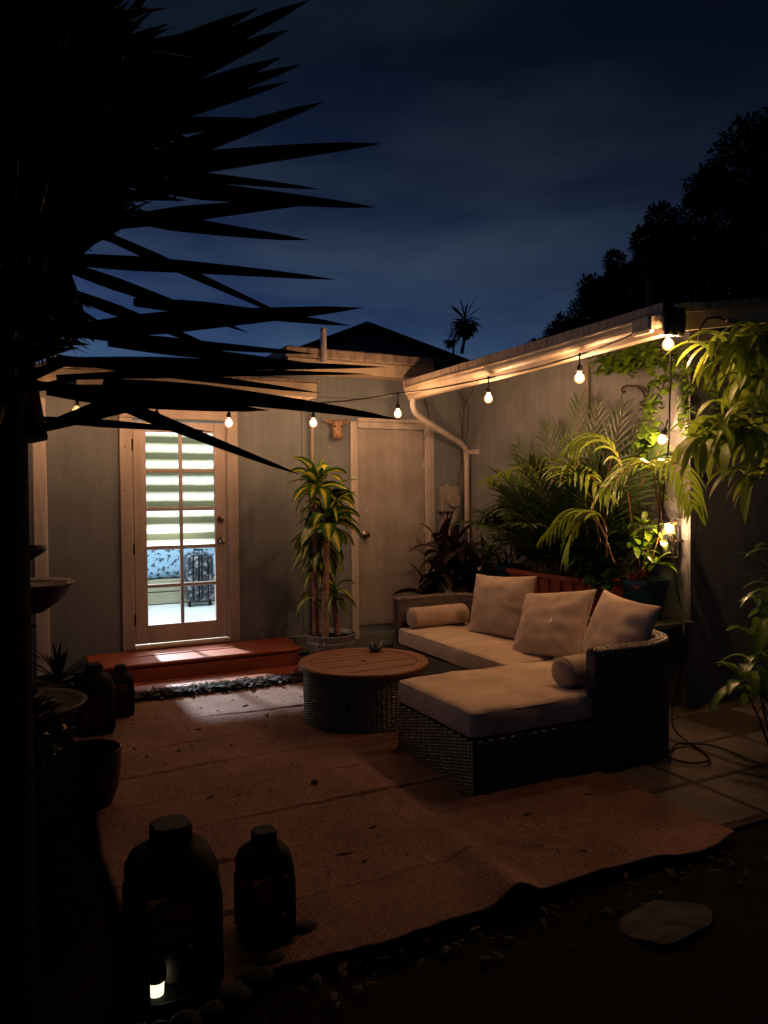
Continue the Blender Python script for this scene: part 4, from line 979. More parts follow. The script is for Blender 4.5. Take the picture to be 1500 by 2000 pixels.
# climbing vine
vn = thing('climbing_vine', 'heart leaved vine climbing round the wing corner below the gutter', 'vine', (4.36, 3.95, 0))
gs, gl = MB(), MB()
def vinerun(pts, n_, sp, ls):
    P = [V(p) for p in pts]; 
    for r_ in range(2): gs.tube([p+V((rnd(-.02,.02), rnd(-.02,.02), rnd(-.01,.01))) for p in P], .005, 5)
    for k in range(n_):
        t = rnd(0, len(P)-1.001); i = int(t); q = P[i].lerp(P[i+1], t-i)+V((rnd(-.6,.2)*sp, rnd(-1,1)*sp, rnd(-1,1)*sp))
        az = rnd(2.2, 5.2); gl.blade(q, leafdir(az, rnd(-.8,.2)), ls*rnd(.6,1.2), ls*rnd(.6,.9), droop=rnd(.4,1.2), segs=4, fold=.18, prof=2)
X_ = BX-.05
vinerun([onx(1165,705,X_), onx(1210,708,X_), onx(1250,692,X_), onx(1300,685,X_), onx(1340,690,X_)], 210, .08, .09)
vinerun([onx(1285,690,X_-.1), onx(1300,740,X_-.12), onx(1275,790,X_-.12), onx(1270,850,X_-.1), onx(1262,880,X_-.1)], 190, .085, .075)
vinerun([onx(1250,690,X_), onx(1236,715,X_), onx(1230,735,X_)], 26, .04, .055)
vinerun([ony(1335,690,CY-.08), ony(1345,740,CY-.08), ony(1340,800,CY-.08), ony(1350,850,CY-.08), ony(1362,885,CY-.08)], 130, .045, .06)
vinerun([ony(1385,700,CY-.1), ony(1400,760,CY-.1), ony(1420,820,CY-.1)], 60, .06, .06)
vinerun([onx(1300,880,X_-.03), onx(1290,940,X_-.03), onx(1310,985,X_-.03)], 30, .05, .05)
gs.build('stems', 'stem', vn, smooth=True); gl.build('leaves', 'vine', vn, smooth=True)
# dead vine on the far corner
g = MB()
for pp in ([(903,850),(905,800),(898,770),(880,745),(860,735)], [(905,800),(915,775),(925,760)], [(898,770),(915,790),(912,860)]):
    g.tube([onx(x,y,BX-.012) if x > 906 else ony(x,y,WY-.02) for x,y in pp], .0045, 5)
g.tube([ony(x,y,WY-.02) for x,y in ((897,800),(903,850),(901,900),(893,950),(885,985))], .004, 5)
g.tube([ony(x,y,WY-.03) for x,y in ((830,780),(838,810),(843,830),(835,850),(826,860))], .004, 5)
g.build('dry_tendril', 'bark', smooth=True, label='thin bare tendrils clinging to the wall in the far corner', cat='tendril')

# wall hook, plaster ornament, wall shelf
def scroll(g, c, r0, turns, a0, X, sgn=1, rad=.006, s=.9):
    pts = []
    for k in range(25):
        t = k/24; a = a0+sgn*turns*2*math.pi*t; r = r0*(1-s*t*.75); pts.append((X, c[0]+r*math.cos(a), c[1]+r*math.sin(a)))
    g.tube(pts, rad, 6)
hk = MB(); W_ = lambda x, y: onx(x, y, BX-.07)
hk.tube([W_(1262,792), W_(1266,770), W_(1258,758), W_(1245,754), W_(1225,753), W_(1216,757), W_(1214,763), W_(1218,767), W_(1221,763)], .0085, 8)
hk.tube([W_(1246,756), W_(1256,765), W_(1262,780), W_(1260,790), W_(1254,792), W_(1252,786), W_(1257,783)], .0085, 8)
hk.tube([W_(1262,795), W_(1267,752)], .008, 8)
hk.tube([W_(1264,774), onx(1266,774,BX)], .008, 8)
hk.build('plant_hook', 'iron', smooth=True, label='scrolled wrought iron plant hook on the wing wall', cat='hook')
g = MB(); a = onx(1322, 752, BX-.02)
g.tube([(BX-.03, a.y+.03, 2.42), (BX-.045, a.y-.05, 2.35), (BX-.045, a.y-.06, 2.15), (BX-.045, a.y-.02, 2.04), (BX-.03, a.y+.06, 2.02)], [.02,.035,.04,.035,.02], 12); g.build('wall_relief', 'wallB', smooth=True, label='curved plaster relief half hidden by the vine on the wing wall', cat='ornament')
sh = thing('wall_rack', 'black scrolled iron rack on the wall beside the lowest bulb', 'rack', (BX-.06, 4.0, 1.2))
g = MB()
for z in (1.34, 1.20, 1.08): g.tube([(BX-.10, 3.98, z), (BX-.11, 4.10, z-.01), (BX-.10, 4.34, z)], .011, 8)
for y in (4.0, 4.12, 4.32): g.tube([(BX-.10, y, 1.36), (BX-.13, y, 1.22), (BX-.09, y, 1.06)], .008, 8); 
for y in (4.0, 4.32): g.tube([(BX-.10, y, 1.2), (BX, y, 1.2)], .007, 8)
g.build('bars', 'iron', sh, smooth=True)
g = MB(); g.bbox((BX-.09, 4.02, 1.09), (BX-.03, 4.30, 1.31), .012); g.build('backing', 'wallB', sh)

# longhorn ornament on the house wall
lh = thing('bull_head_ornament', 'orange clay bull head with long horns hung on the house wall', 'ornament', (2.915, WY, 2.2))
hc = V((2.915, WY-.05, 2.225))
g = MB(); pr = [(0,-.115),(.035,-.11),(.05,-.095),(.055,-.07),(.045,-.04),(.05,.0),(.062,.03),(.058,.06),(.035,.078),(0,.082)]
vs = []; K = 20
for r, z in pr:
    for k in range(K): a = 2*math.pi*k/K; vs.append(hc+V((math.cos(a)*r, math.sin(a)*r*.75-.02*(z < -.05), z)))
g.add(vs, [(i*K+k, i*K+(k+1)%K, (i+1)*K+(k+1)%K, (i+1)*K+k) for i in range(len(pr)-1) for k in range(K)]); hd = g.build('head', 'skull', lh, smooth=True)
for s_ in (-1, 1):
    g = MB(); g.tube([hc+V((s_*.04,0,.06)), hc+V((s_*.085,-.01,.055)), hc+V((s_*.12,-.02,.07)), hc+V((s_*.137,-.02,.11))], [.018,.014,.009,.002], 10); g.build('horn', 'skull', lh, smooth=True)
    g = MB(); g.blade(hc+V((s_*.05,-.02,.035)), (s_,-.1,-.25), .05, .03, droop=.4, segs=4, fold=.5, prof=2); g.build('ear', 'skull', lh, smooth=True)
    g = MB(); g.ball(hc+V((s_*.038,-.035,.015)), .009, 6); g.build('eye', 'black', hd, smooth=True)
    g = MB(); g.ball(hc+V((s_*.02,-.054,-.085)), .007, 6); g.build('nostril', 'black', hd, smooth=True)
g = MB(); g.tube([hc+V((.03*math.cos(R(a)), -.055-.01*math.sin(R(a)), -.105+.02*math.sin(R(a)*1)-.0)) for a in range(180, 361, 15)], .004, 6); g.build('nose_ring', 'brass', hd, smooth=True)

# ------------------------------------------------------------------ string lights
sl = thing('string_lights', 'black string light cable with glowing bulbs strung from eave to gutter and down', 'string lights', (3.5, 5, 2.3))
def lamp(p_top, p_bulb, on='bulb', r=.036):
    a, b = V(p_top), V(p_bulb); d = (b-a).normalized()
    so = MB(); so.tube([a, a+d*max(.02, (b-a).length-.09)], .006, 6); q = b-d*.095
    so.lathe([(0,0),(.010,0),(.012,.01),(.019,.018),(.021,.05),(.017,.054),(0,.055)], q, 14, axis=d); s_ = so.build('socket', 'rubber', sl, smooth=True)
    bu = MB(); bu.lathe([(.012,-.042),(.014,-.034),(.022,-.026),(r*.9,-.012),(r,.004),(r*.93,.018),(r*.7,.030),(r*.35,.038),(0,.040)], b, 14, axis=d)
    bu.build('bulb', 'shell', s_, smooth=True)
    fi = MB(); fi.ball(b-d*.002, .014 if on == 'bulbdim' else .0235, 7, (1,1,1.15)); fi.build('filament', on, s_, smooth=True)
wire = []
bp = {}
b1 = ony(68,785,6.44); b2 = ony(150,803,6.44); b25 = ony(306,822,6.44); b3 = ony(447,826,6.44); b4 = ony(612,826,6.42); b5 = ony(777,808,6.1); b6 = onx(954,778,3.50); b7 = onx(1132,738,3.50)
b8 = onx(1305,672,3.56); b9 = onx(1293,858,4.16); b10 = onx(1307,1033,4.225)
top = [ony(68,740,6.44), ony(150,775,6.44), ony(306,792,6.44), ony(447,790,6.44), ony(612,788,6.42), ony(777,768,6.1), onx(954,738,3.49), onx(1132,693,3.49), onx(1293,626,3.50)]
for b, t, k in ((b1,top[0],'bulbL'),(b2,top[1],'bulbdim'),(b25,top[2],'bulbL'),(b3,top[3],'bulbL'),(b4,top[4],'bulbL'),(b5,top[5],'bulb'),(b6,top[6],'bulb'),(b7,top[7],'bulb')): lamp(t, b, k)
g = MB(); pts = []
allp = [ony(-60,735,6.44)]+top
for i in range(len(allp)-1):
    a, b = allp[i], allp[i+1]; sag = .012 if i > 4 else .02
    for k in range(10): t = k/10; pts.append(a.lerp(b, t)+V((0,0,-4*sag*t*(1-t))))
pts.append(allp[-1]); g.tube(pts, .0065, 7)
for t in top: g.ball(t, .014, 6)
down = [top[-1], onx(1300,650,3.52), onx(1310,700,3.68), onx(1308,780,3.92), onx(1306,860,4.12), onx(1300,930,4.14), onx(1294,995,4.18), onx(1302,1040,4.23), onx(1314,1085,4.26), onx(1322,1150,4.25), onx(1333,1195,4.25), onx(1335,1225,4.0), onx(1337,1275,3.98), V((4.0, 3.72, .1)), V((3.85, 3.55, -.0)), onz(1385,1478,.01), onz(1350,1490,.01), onz(1310,1478,.01), onz(1318,1455,.01), onz(1345,1452,.01), onz(1400,1458,.01), onz(1500,1497,.01), onz(1600,1530,.01)]
g.tube(smoothpath([V(p) for p in down]), .0065, 7)
g.build('cable', 'rubber', sl, smooth=True)
lamp(onx(1303,640,3.54), b8); lamp(onx(1304,820,4.12), b9, r=.036); lamp(onx(1296,992,4.185), b10, r=.036)
# cluster of black plug caps hanging at the gutter corner
g = MB()
for dx in (-.05, .0, .05): g.lathe([(0,0),(.02,.0),(.03,.03),(.035,.10),(.03,.16),(0,.165)], (GX+dx-.03, Y0-.07, 2.48), 14)
g.build('plug_cover', 'rubber', sl, smooth=True)
# staple line wire across the door head
# ------------------------------------------------------------------ room contents
bed = thing('bed', 'bed with a blue speckled quilt and pale wooden base seen through the door', 'bed', (1.9, 10.6, .225))
g = MB(); g.bbox((-.2, 9.65, .225), (4.0, 11.6, .54), .01); g.bbox((-.2, 9.62, .39), (4.0, 9.649, .53), .004); g.bbox((-.2, 9.62, .235), (4.0, 9.649, .375), .004); g.build('base', 'bedwood', bed)
g = MB(); cushion(g, (-.2, 9.60, .542), (4.0, 11.6, 1.0), r=.12, puff=.03, seed=3, wr=.01); merged(g.build('quilt', 'quilt', bed))
sc = thing('suitcase', 'dark marbled hard suitcase standing by the bed behind the door', 'suitcase', (2.05, 9.32, .225))
g = MB(); vs = []
pf = []
for cx, cz, a0 in ((2.21-.09,.88-.09,0),(1.885+.09,.88-.09,90),(1.885+.05,.29+.05,180),(2.21-.05,.29+.05,270)):
    rr = .09 if a0 < 180 else .05
    for t in range(6): a = R(a0+90*t/5); pf.append((cx+rr*math.cos(a), cz+rr*math.sin(a)))
K = len(pf)
for y, k_ in ((9.21,.93),(9.22,.98),(9.24,1),(9.38,1),(9.40,.98),(9.41,.93)):
    for x, z in pf: vs.append((2.047+(x-2.047)*k_, y, .585+(z-.585)*k_))
g.add(vs, [(i_*K+k, i_*K+(k+1)%K, (i_+1)*K+(k+1)%K, (i_+1)*K+k) for i_ in range(5) for k in range(K)]+[tuple(range(K))[::-1], tuple(5*K+k for k in range(K))]); shl = smoothangle(g.build('shell', 'case', sc))
for x in (1.96, 2.03, 2.065, 2.14): g = MB(); g.bbox((x-.008, 9.198, .33), (x+.008, 9.2095, .84), .003); g.build('rib', 'black', shl)
g = MB(); g.tube([(1.99,9.30,.875),(1.99,9.30,.91),(2.10,9.30,.91),(2.10,9.30,.875)], .012, 8); g.build('handle', 'black', sc)
for x in (1.92, 2.17):
    g = MB(); g.lathe([(0,-.012),(.03,-.012),(.03,.012),(0,.012)], (x, 9.25, .257), 16, axis=(1,0,0)); g.build('wheel', 'black', sc)

# ------------------------------------------------------------------ left side: fountain, pots, lanterns, yucca
fo = thing('tiered_fountain', 'dark tiered garden fountain with dished bowls at the left edge', 'fountain', (.13, 4.6, 0))
fc = V((.13, 4.6, 0)); fpx = (lambda z: 0)
fc = ony(38, 1165, 4.6); fc = V((fc.x, fc.y, 0)); fo.location = fc; ORG[fo.name] = fc
zz = lambda y: ony(38, y, 4.6).z
g = MB(); zb = zz(1160)
g.lathe([(.12,0),(.15,.02),(.13,.06),(.07,.12),(.06,.3),(.08,.4),(.055,.5),(.05,zb-.16),(.06,zb-.12)], fc, 28); g.build('column', 'bronze', fo, smooth=True)
def dish(z, r, h):
    g = MB(); g.lathe([(.03,z-h),(r*.45,z-h*.9),(r*.8,z-h*.5),(r*.97,z-.02),(r*1.03,z),(r*1.0,z+.012),(r*.92,z-.004),(r*.6,z-.03),(0,z-.035)], fc, 40); g.build('basin', 'bronze', fo, smooth=True)
dish(zz(1142), .275, .17); dish(zz(1072), .14, .07); dish(.42, .33, .16)
g = MB(); g.lathe([(.03,zb-.02),(.025,zz(1080)),(.02,zz(1070)),(.03,zz(1000)),(.012,zz(980)),(.03,zz(960)),(.0,zz(930))], fc, 20); g.build('spire', 'bronze', fo, smooth=True)

bw = onz(171, 1462, .3); bw = V((bw.x, bw.y, 0))
gp_ = thing('glazed_pot', 'round black glazed pot with a shiny rim at the rug corner', 'pot', bw)
g = MB(); g.lathe([(0,0),(.10,0),(.115,.02),(.145,.10),(.158,.2),(.158,.275),(.163,.284),(.163,.294),(.155,.298),(.146,.292),(.142,.27),(.138,.15),(0,.12)], bw, 56); smoothangle(g.build('bowl', 'glaze', gp_))
g = MB(); g.lathe([(0,.20),(.139,.195)], bw, 32); g.build('soil', 'soil', gp_)

ag = ony(112, 1300, 5.6); agb = V((ag.x, ag.y, 0))
pot('stone_pot', 'dark pot on the ground left of the steps', (agb.x, agb.y), .20, .32, 'bronze')
at_ = thing('agave', 'small spiky agave in the dark pot left of the steps', 'plant', agb+V((0,0,.27)))
g = MB(); rosette(g, agb+V((0,0,.27)), 22, .26, .04, .1, 1.35, .35, segs=5, prof=1, fold=.5); g.build('leaves', 'yucca', at_, smooth=True)

def lantern(label, c, r, h, sides=4, candle=True, yaw=.3, group='black lanterns', open_glass=False, mt='black'):
    c = V(c); t = thing('lantern', label, 'lantern', c, group)
    def sq(rr, zz_, n_=40, e=5): return None
    g = MB(); g.lathe([(0,0),(r*.98,0),(r,.01),(r,.03),(r*.95,.036),(0,.036)], c, 48, sq=3.3); g.build('base', mt, t)
    g = MB(); hs = h*.72
    g.lathe([(r,hs),(r*.985,hs+h*.03),(r*.9,hs+h*.085),(r*.72,hs+h*.125),(r*.55,hs+h*.15),(r*.47,hs+h*.17),(r*.46,hs+h*.19),(r*.46,h*.975),(r*.40,h),(0,h)], c, 48, sq=3.3)
    g.lathe([(r*.97,hs-.02),(r,hs-.02),(r,hs+.001)], c, 48, sq=3.3); smoothangle(g.build('hood', mt, t), 50)
    for k in range(4):
        a = math.pi/4+k*math.pi/2; p = c+V((math.cos(a), math.sin(a), 0))*r*1.12; g = MB()
        g.tube([p+V((0,0,.03)), p+V((0,0,hs))], r*.13, 8); g.build('post', mt, t, smooth=True)
    for k in range(4):
        a = k*math.pi/2; n_ = V((math.cos(a), math.sin(a), 0)); s_ = V((-n_.y, n_.x, 0)); g = MB(); q = c+n_*r*.95
        w = r*.70; arch = []
        for i in range(9): an = math.pi*i/8; arch.append(q+s_*(w*math.cos(an))+V((0,0,hs-.03-w*.5+w*.5*math.sin(an))))
        g.add([q-s_*w+V((0,0,.04)), q+s_*w+V((0,0,.04))]+arch, [tuple(range(11))]); g.build('glass', 'lglass', t)
        g = MB(); g.tube([q-s_*w+V((0,0,.04))]+arch[::-1]+[q+s_*w+V((0,0,.04))], r*.05, 6); g.build('arch_frame', mt, t, smooth=True)
    g = MB(); g.tube([c+V((r*.35*math.cos(a_), 0, h+r*.30*math.sin(a_))) for a_ in [math.pi*i/10 for i in range(11)]], .004, 6)
    if candle:
        g2 = MB(); g2.lathe([(0,.037),(r*.33,.037),(r*.34,.04),(r*.34,h*.30),(r*.25,h*.305),(0,h*.30)], c, 24); cn = g2.build('candle', 'wax_shaded', t, smooth=False); smoothangle(cn)
        g2 = MB(); g2.tube([c+V((0,0,h*.30)), c+V((.002,0,h*.30+.012))], .0015, 5); g2.build('wick', 'black', cn)
    return t
LG = 'black metal lanterns'
big = onz(325, 1940, 0)
lantern('largest black lantern, nearest the camera with the glowing solar light against it', (.435, 2.43, 0), .138, .525)
lantern('smaller black lantern standing just right of the largest one', (.775, 2.55, 0), .092, .385)
lantern('small black lantern standing left of the steps, its glass showing red wood behind', (.675, 5.62, 0), .085, .37, group=LG)
lantern('taller black lantern left of the steps behind the glazed pot', (.47, 5.30, 0), .12, .46, group=LG)
for k, (a, b, lb) in enumerate((((.22,5.0,.05),(.06,5.02,.24),'ivory taper candle lying aslant nearest the fountain'),((.27,5.12,.10),(.15,5.14,.30),'ivory taper candle leaning behind the aslant one'))):
    g = MB(); g.tube([a, b], [.028,.026], 14); g.build('taper_candle', 'wax', smooth=True, label=lb, cat='candle')

# solar light
slp = onz(301, 1983, .0); slp = V((.372, 2.36, 0))
so_ = thing('solar_light', 'tiny solar stake light glowing pale green at the foot of the largest lantern', 'solar light', slp)
g = MB(); g.tube([slp+V((0,0,-.03)), slp+V((0,0,.02))], .006, 8); g.build('stake', 'black', so_)
g = MB(); g.lathe([(.012,.02),(.021,.022),(.024,.075),(.015,.078)], slp, 20); g.build('diffuser', 'solar', so_, smooth=True)
g = MB(); g.lathe([(.026,.078),(.030,.082),(.031,.112),(.027,.120),(0,.122)], slp, 20); smoothangle(g.build('cap', 'black', so_))
# stone edging round the lanterns
g_all = 'edging stones in front of the lanterns'
for k in range(11):
    t = k/10; x = .12+.78*t; y = 2.30-.16*math.sin(math.pi*min(1,t*1.05))+.22*t; s_ = rnd(.035,.055)
    g = MB(); g.ball((x, y, .005), s_, 8, (1.2, .8, .62)); g.v = [tuple(V(p)+V((1,1,1))*.010*noise.noise(V(p)*22)) for p in g.v]
    g.build('edging_stone', 'stone', smooth=True, label='rounded grey stone in the edging row before the lanterns', cat='stone', group=g_all)

# yucca (two heads, thick trunk)
yb = onz(5, 2050, 0); yd = 2.0
h1 = dist(60, 240, 2.15); h2 = dist(35, 670, 2.0); tb_ = dist(-30, 1200, 2.0)
base_ = V((tb_.x-.02, tb_.y, -.03))
yu = thing('yucca_tree', 'big dark spiky yucca filling the left side of the frame', 'tree', base_)
g = MB(); g.tube(smoothpath([base_, V((tb_.x-.01, tb_.y, .6)), V((tb_.x-.0, tb_.y, 1.2)), dist(-28,830,2.0), dist(-10,700,2.0)]), [.115-.0014*k for k in range(25)], 14)
g.tube(smoothpath([dist(-10,860,2.05), dist(-20,600,2.1), h1]), [.12-.004*k for k in range(13)], 12)
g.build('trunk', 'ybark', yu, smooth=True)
gA = MB()
def spike(p0, p1, W, droop=.0, bow=0):
    d = p1-p0; L = d.length; dn = d.normalized(); vw = ((p0+p1)/2-EYE).normalized()
    sdd = dn.cross(vw).normalized(); tilt = rnd(-.7, .7); sdd = (sdd*math.cos(tilt)+vw*math.sin(tilt))
    gA.blade(p0, dn+V((0,0,droop*.5)), L*1.01, W, droop=droop, segs=9, fold=.35, prof=1, side=sdd)
named = [  # (tip, base, width px, distance)
 ((738,283),(330,345),52,1.95),((728,404),(330,350),46,2.0),((628,202),(330,330),46,2.1),((597,467),(300,410),40,2.05),((640,395),(300,440),34,1.95),((650,548),(150,500),38,1.9),
 ((585,630),(250,440),22,2.1),((702,602),(220,650),50,1.9),((682,637),(350,590),30,1.98),((480,650),(180,505),34,2.05),((620,370),(400,340),20,2.2),
 ((745,716),(180,708),34,1.85),((722,733),(200,738),20,1.9),((620,766),(200,700),26,1.95),((775,822),(290,748),42,1.8),((583,925),(250,755),34,1.75),((520,800),(180,760),40,1.9),
 ((52,843),(330,775),26,1.75),((600,5),(250,230),50,2.1),((560,62),(250,240),50,2.0),((545,115),(260,270),46,2.0),((585,128),(330,240),36,2.2),((560,160),(300,260),30,2.1),((520,235),(250,250),50,2.05),
 ((610,690),(250,655),26,2.0),((640,715),(300,670),24,1.95),((50,850),(430,768),24,1.7),((412,843),(175,818),18,1.72),((215,762),(60,752),22,1.8),((500,20),(200,200),46,2.1),((440,690),(200,560),30,2.1),((30,768),(240,745),20,1.8),((470,772),(180,760),24,1.8)]
for tp, bs, w, dd in named:
    p1 = dist(tp[0], tp[1], dd*rnd(.94,1.0)); p0 = dist(bs[0]-90, bs[1], dd*1.04)
    spike(p0, p1, w/1479*dd*.95, droop=rnd(-.05,.1))
def topx(p):
    q = V(p)-EYE; z = q.dot(_F); return (750+FPX*q.dot(_R2)/z, 1000+FPX*q.dot(_D2)/z)
OUT = [(-400,300),(0,330),(100,380),(200,400),(300,400),(400,360),(455,220),(500,150),(545,75),(590,170),(650,200),(700,150),(735,60),(775,25),(805,15),(850,35),(3000,35)]
def inside(x, y):
    for (ya, xa), (yb_, xb) in zip(OUT, OUT[1:]):
        if ya <= y < yb_: return x < xa+(xb-xa)*(y-ya)/(yb_-ya)+rnd(-14, 26)
    return True
def ok(p, d, L, droop):
    p = V(p); d = V(d).normalized()
    for k in range(6):
        p = p+d*L/6; d = (d+V((0,0,-1))*droop/6).normalized(); x, y = topx(p)
        if not inside(x, y): return False
    return True
for hc_, n_, L in ((h1, 700, .56), (h2, 600, .46), ((h1+h2)/2+V((.0,0,0)), 500, .44)):
    for k in range(n_):
        d = V((random.gauss(0,1), random.gauss(0,1), random.gauss(0,1))).normalized()
        if d.dot(V((_R2.x,_R2.y,_R2.z))) > .55: L2 = L*.8
        else: L2 = L
        if d.z < -.55: L2 *= .6
        p_ = hc_+d*.04+V((0,0,rnd(-.12,.12))); L2 *= rnd(.75,1.1); dr = rnd(-.05,.3)
        if not ok(p_, d, L2, dr): continue
        gA.blade(p_, d, L2, rnd(.032,.052), droop=dr, segs=6, fold=.35, prof=1, side=V((rnd(-1,1),rnd(-1,1),rnd(-1,1))))
for k in range(2600):   # dense skirt of older leaves along the stem at the left
    t = random.random(); c = dist(rnd(-60, 60), 80+700*t, 2.15); d = V((rnd(-.6,.75), rnd(-.9,.9), rnd(-.9,.45)))
    L2, dr = rnd(.28,.46), rnd(0,.5)
    if not ok(c, d, L2, dr): continue
    gA.blade(c, d, L2, rnd(.032,.05), droop=dr, segs=5, fold=.3, prof=1, side=V((rnd(-1,1),rnd(-1,1),rnd(-1,1))))
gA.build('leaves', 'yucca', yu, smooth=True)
# dark planting low at the left edge
lb_ = thing('dark_shrub', 'dense dark shrub in deep shade left of the glazed pot', 'shrub', (.0, 3.3, 0))
g = MB(); gs = MB()
for (x, y, z, r) in ((-.08,3.2,.3,.3),(-.02,3.9,.35,.28),(-.1,2.9,.6,.28),(-.22,3.6,.9,.3),(-.05,2.75,.25,.22),(.02,4.5,.3,.2),(.06,2.95,.12,.18)):
    gs.tube([(x,y,-.02),(x,y,z)], [.012,.008], 6)
    for k in range(330):
        d = V((random.gauss(0,1), random.gauss(0,1), random.gauss(0,1))).normalized(); g.blade(V((x,y,z))+d*r*random.random()**.4, d+V((0,0,-.2)), rnd(.05,.1), .035, segs=3, prof=0)
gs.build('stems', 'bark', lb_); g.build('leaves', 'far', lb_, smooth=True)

# ------------------------------------------------------------------ tree on the right, in front of the wing wall
rt_base = V((3.99, 2.43, 0))
rt = thing('fruit_tree', 'young tree with long drooping glossy leaves at the right edge', 'tree', rt_base)
DR = 4.9
br = [((1600,780),(1530,700),(1470,680),(1418,690)), ((1600,800),(1540,760),(1500,735),(1478,742)), ((1600,850),(1520,815),(1450,810),(1405,835),(1378,862)), ((1590,700),(1540,660),(1510,655),(1490,665)), ((1600,880),(1540,840),(1500,830),(1470,850)), ((1620,900),(1560,860),(1530,870),(1490,930))]
g = MB(); jn = dist(1610, 840, DR+.05)
rt_base = V((jn.x, jn.y, 0)); rt.location = rt_base; ORG[rt.name] = rt_base
g.tube(smoothpath([rt_base, V((rt_base.x-.05, rt_base.y+.02, .7)), dist(1590, 1000, DR), jn, dist(1600,600,DR)]), [.04-.0008*k for k in range(25)], 10); g.build('trunk', 'pinkbark', rt, smooth=True)
g = MB(); gl = MB()
def cluster(gl, c, n_, L, W, spread=.05):
    for k in range(n_):
        az = rnd(0, 6.28); el = rnd(-.2, 1.0); gl.blade(c+V((rnd(-1,1), rnd(-1,1), rnd(-1,1)))*spread, leafdir(az, el), L*rnd(.7,1.15), W*rnd(.8,1.15), droop=rnd(2.0,3.2), segs=8, fold=.28, prof=0, curl=rnd(-.35,.35))
for q in br:
    pts = [dist(x, y, DR+(.04 if i == 0 else 0)) for i, (x, y) in enumerate(q)]; pts = smoothpath(pts, 4); g.tube(pts, [.011-.0006*min(14,k) for k in range(len(pts))], 7)
    for f in (1.0, .86, .7, .55): cluster(gl, pts[int((len(pts)-1)*f)], 11 if f > .8 else 7, .36, .066)
g.build('branches', 'stem', rt, smooth=True); gl.build('leaves', 'mango', rt, smooth=True)
tr = V((3.55, 2.45, 0))
bush('croton_shrub', 'shrub with broad glossy green and a few reddish leaves low at the right edge', (3.99, 2.92, 0), 'shrub', [(-.05,-.05,1.0,.12),(-.14,-.02,.80,.1),(-.2,.0,.58,.1),(-.05,.05,.62,.14),(-.24,.06,.46,.09),(.05,.0,1.18,.12),(.0,-.1,.88,.1),(-.1,.05,.36,.1),(.12,.05,.8,.15),(.1,-.05,.4,.15)], 11, .21, .068, 'shrubleaf', droop=1.5)
# second, darker thicket beyond it against the wing wall
bush('hedge_shrub', 'dark thicket of leaves against the shaded wing wall', (5.5, 3.4, 0), 'shrub', [(rnd(-.5,.6),rnd(-.2,.3),rnd(.15,.9),.2) for k in range(12)], 40, .13, .05, 'bushd', droop=1.2)

# ------------------------------------------------------------------ light: room lamps and dusk sky
def add_light(kind, name, loc, energy, color, **k):
    l = bpy.data.lights.new(name, kind); l.energy = energy; l.color = color
    for a, b in k.items(): setattr(l, a, b)
    o = bpy.data.objects.new(name, l); o.location = loc; C.objects.link(o); return o
o = add_light('SPOT', 'room_spotlight', (1.0, 9.46, 2.42), 2000, (.80,.9,1), spot_size=R(26), spot_blend=.6, shadow_soft_size=.12)
o.rotation_euler = (V((1.45, 6.2, .0))-V((1.0, 9.46, 2.42))).to_track_quat('-Z', 'Y').to_euler()
add_light('AREA', 'room_ceiling_lamp', (1.6, 8.3, 2.55), 105, (.82,.92,1), shape='RECTANGLE', size=1.2, size_y=.8)

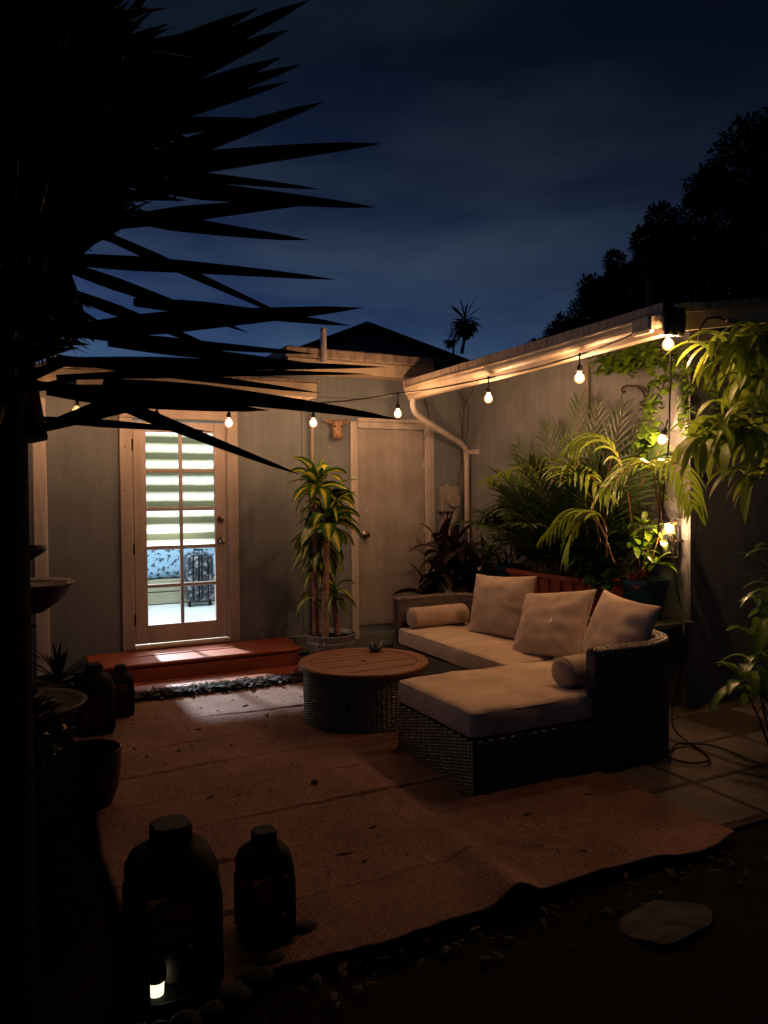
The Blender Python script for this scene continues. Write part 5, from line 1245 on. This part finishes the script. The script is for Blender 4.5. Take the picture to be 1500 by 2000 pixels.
w = bpy.data.worlds.new("World"); bpy.context.scene.world = w; w.use_nodes = True
nt = w.node_tree; nd = nt.nodes; L = nt.links; bg = nd['Background']
tc = N(nt, 'ShaderNodeTexCoord'); sx = N(nt, 'ShaderNodeSeparateXYZ'); L.new(tc.outputs['Generated'], sx.inputs[0])
cr = N(nt, 'ShaderNodeValToRGB'); e = cr.color_ramp.elements
e[0].position = 0; e[0].color = (.021,.050,.125,1); e[1].position = .8; e[1].color = (.0012,.0022,.005,1)
for p, c in ((.17,(.0185,.043,.105)), (.26,(.0125,.026,.065)), (.36,(.0062,.0125,.031)), (.50,(.0028,.006,.0135))): q = e.new(p); q.color = (*c, 1)
L.new(sx.outputs[2], cr.inputs[0])
# afterglow: brighter towards the left (west), darker right
dt = N(nt, 'ShaderNodeVectorMath', operation='DOT_PRODUCT'); L.new(tc.outputs['Generated'], dt.inputs[0]); dt.inputs[1].default_value = V((-.75,.66,0)).normalized()
mr = N(nt, 'ShaderNodeMapRange'); L.new(dt.outputs['Value'], mr.inputs[0]); mr.inputs[1].default_value = -.5; mr.inputs[2].default_value = .9; mr.inputs[3].default_value = .17; mr.inputs[4].default_value = 1.5
mp = N(nt, 'ShaderNodeMapping'); mp.inputs['Scale'].default_value = (2.0,2.0,7); L.new(tc.outputs['Generated'], mp.inputs[0])
nz = N(nt, 'ShaderNodeTexNoise', Scale=1.6, Detail=6, Roughness=.5); L.new(mp.outputs[0], nz.inputs['Vector'])
c2 = N(nt, 'ShaderNodeValToRGB'); c2.color_ramp.elements[0].position = .42; c2.color_ramp.elements[0].color = (.85,.82,.92,1); c2.color_ramp.elements[1].position = .72; c2.color_ramp.elements[1].color = (2.3,1.9,1.35,1)
L.new(nz.outputs[0], c2.inputs[0])
m1 = N(nt, 'ShaderNodeVectorMath', operation='MULTIPLY'); L.new(cr.outputs[0], m1.inputs[0]); L.new(c2.outputs[0], m1.inputs[1])
m2 = N(nt, 'ShaderNodeVectorMath', operation='SCALE'); L.new(m1.outputs[0], m2.inputs[0]); L.new(mr.outputs[0], m2.inputs['Scale'])
L.new(m2.outputs[0], bg.inputs[0]); bg.inputs[1].default_value = 1.14

s = bpy.context.scene
s.view_settings.view_transform = 'Standard'; s.view_settings.look = 'None'; s.view_settings.gamma = 1; s.view_settings.exposure = .24
s.cycles.max_bounces = 8; s.cycles.sample_clamp_indirect = 6; s.cycles.use_denoising = True
s.cycles.transparent_max_bounces = 12
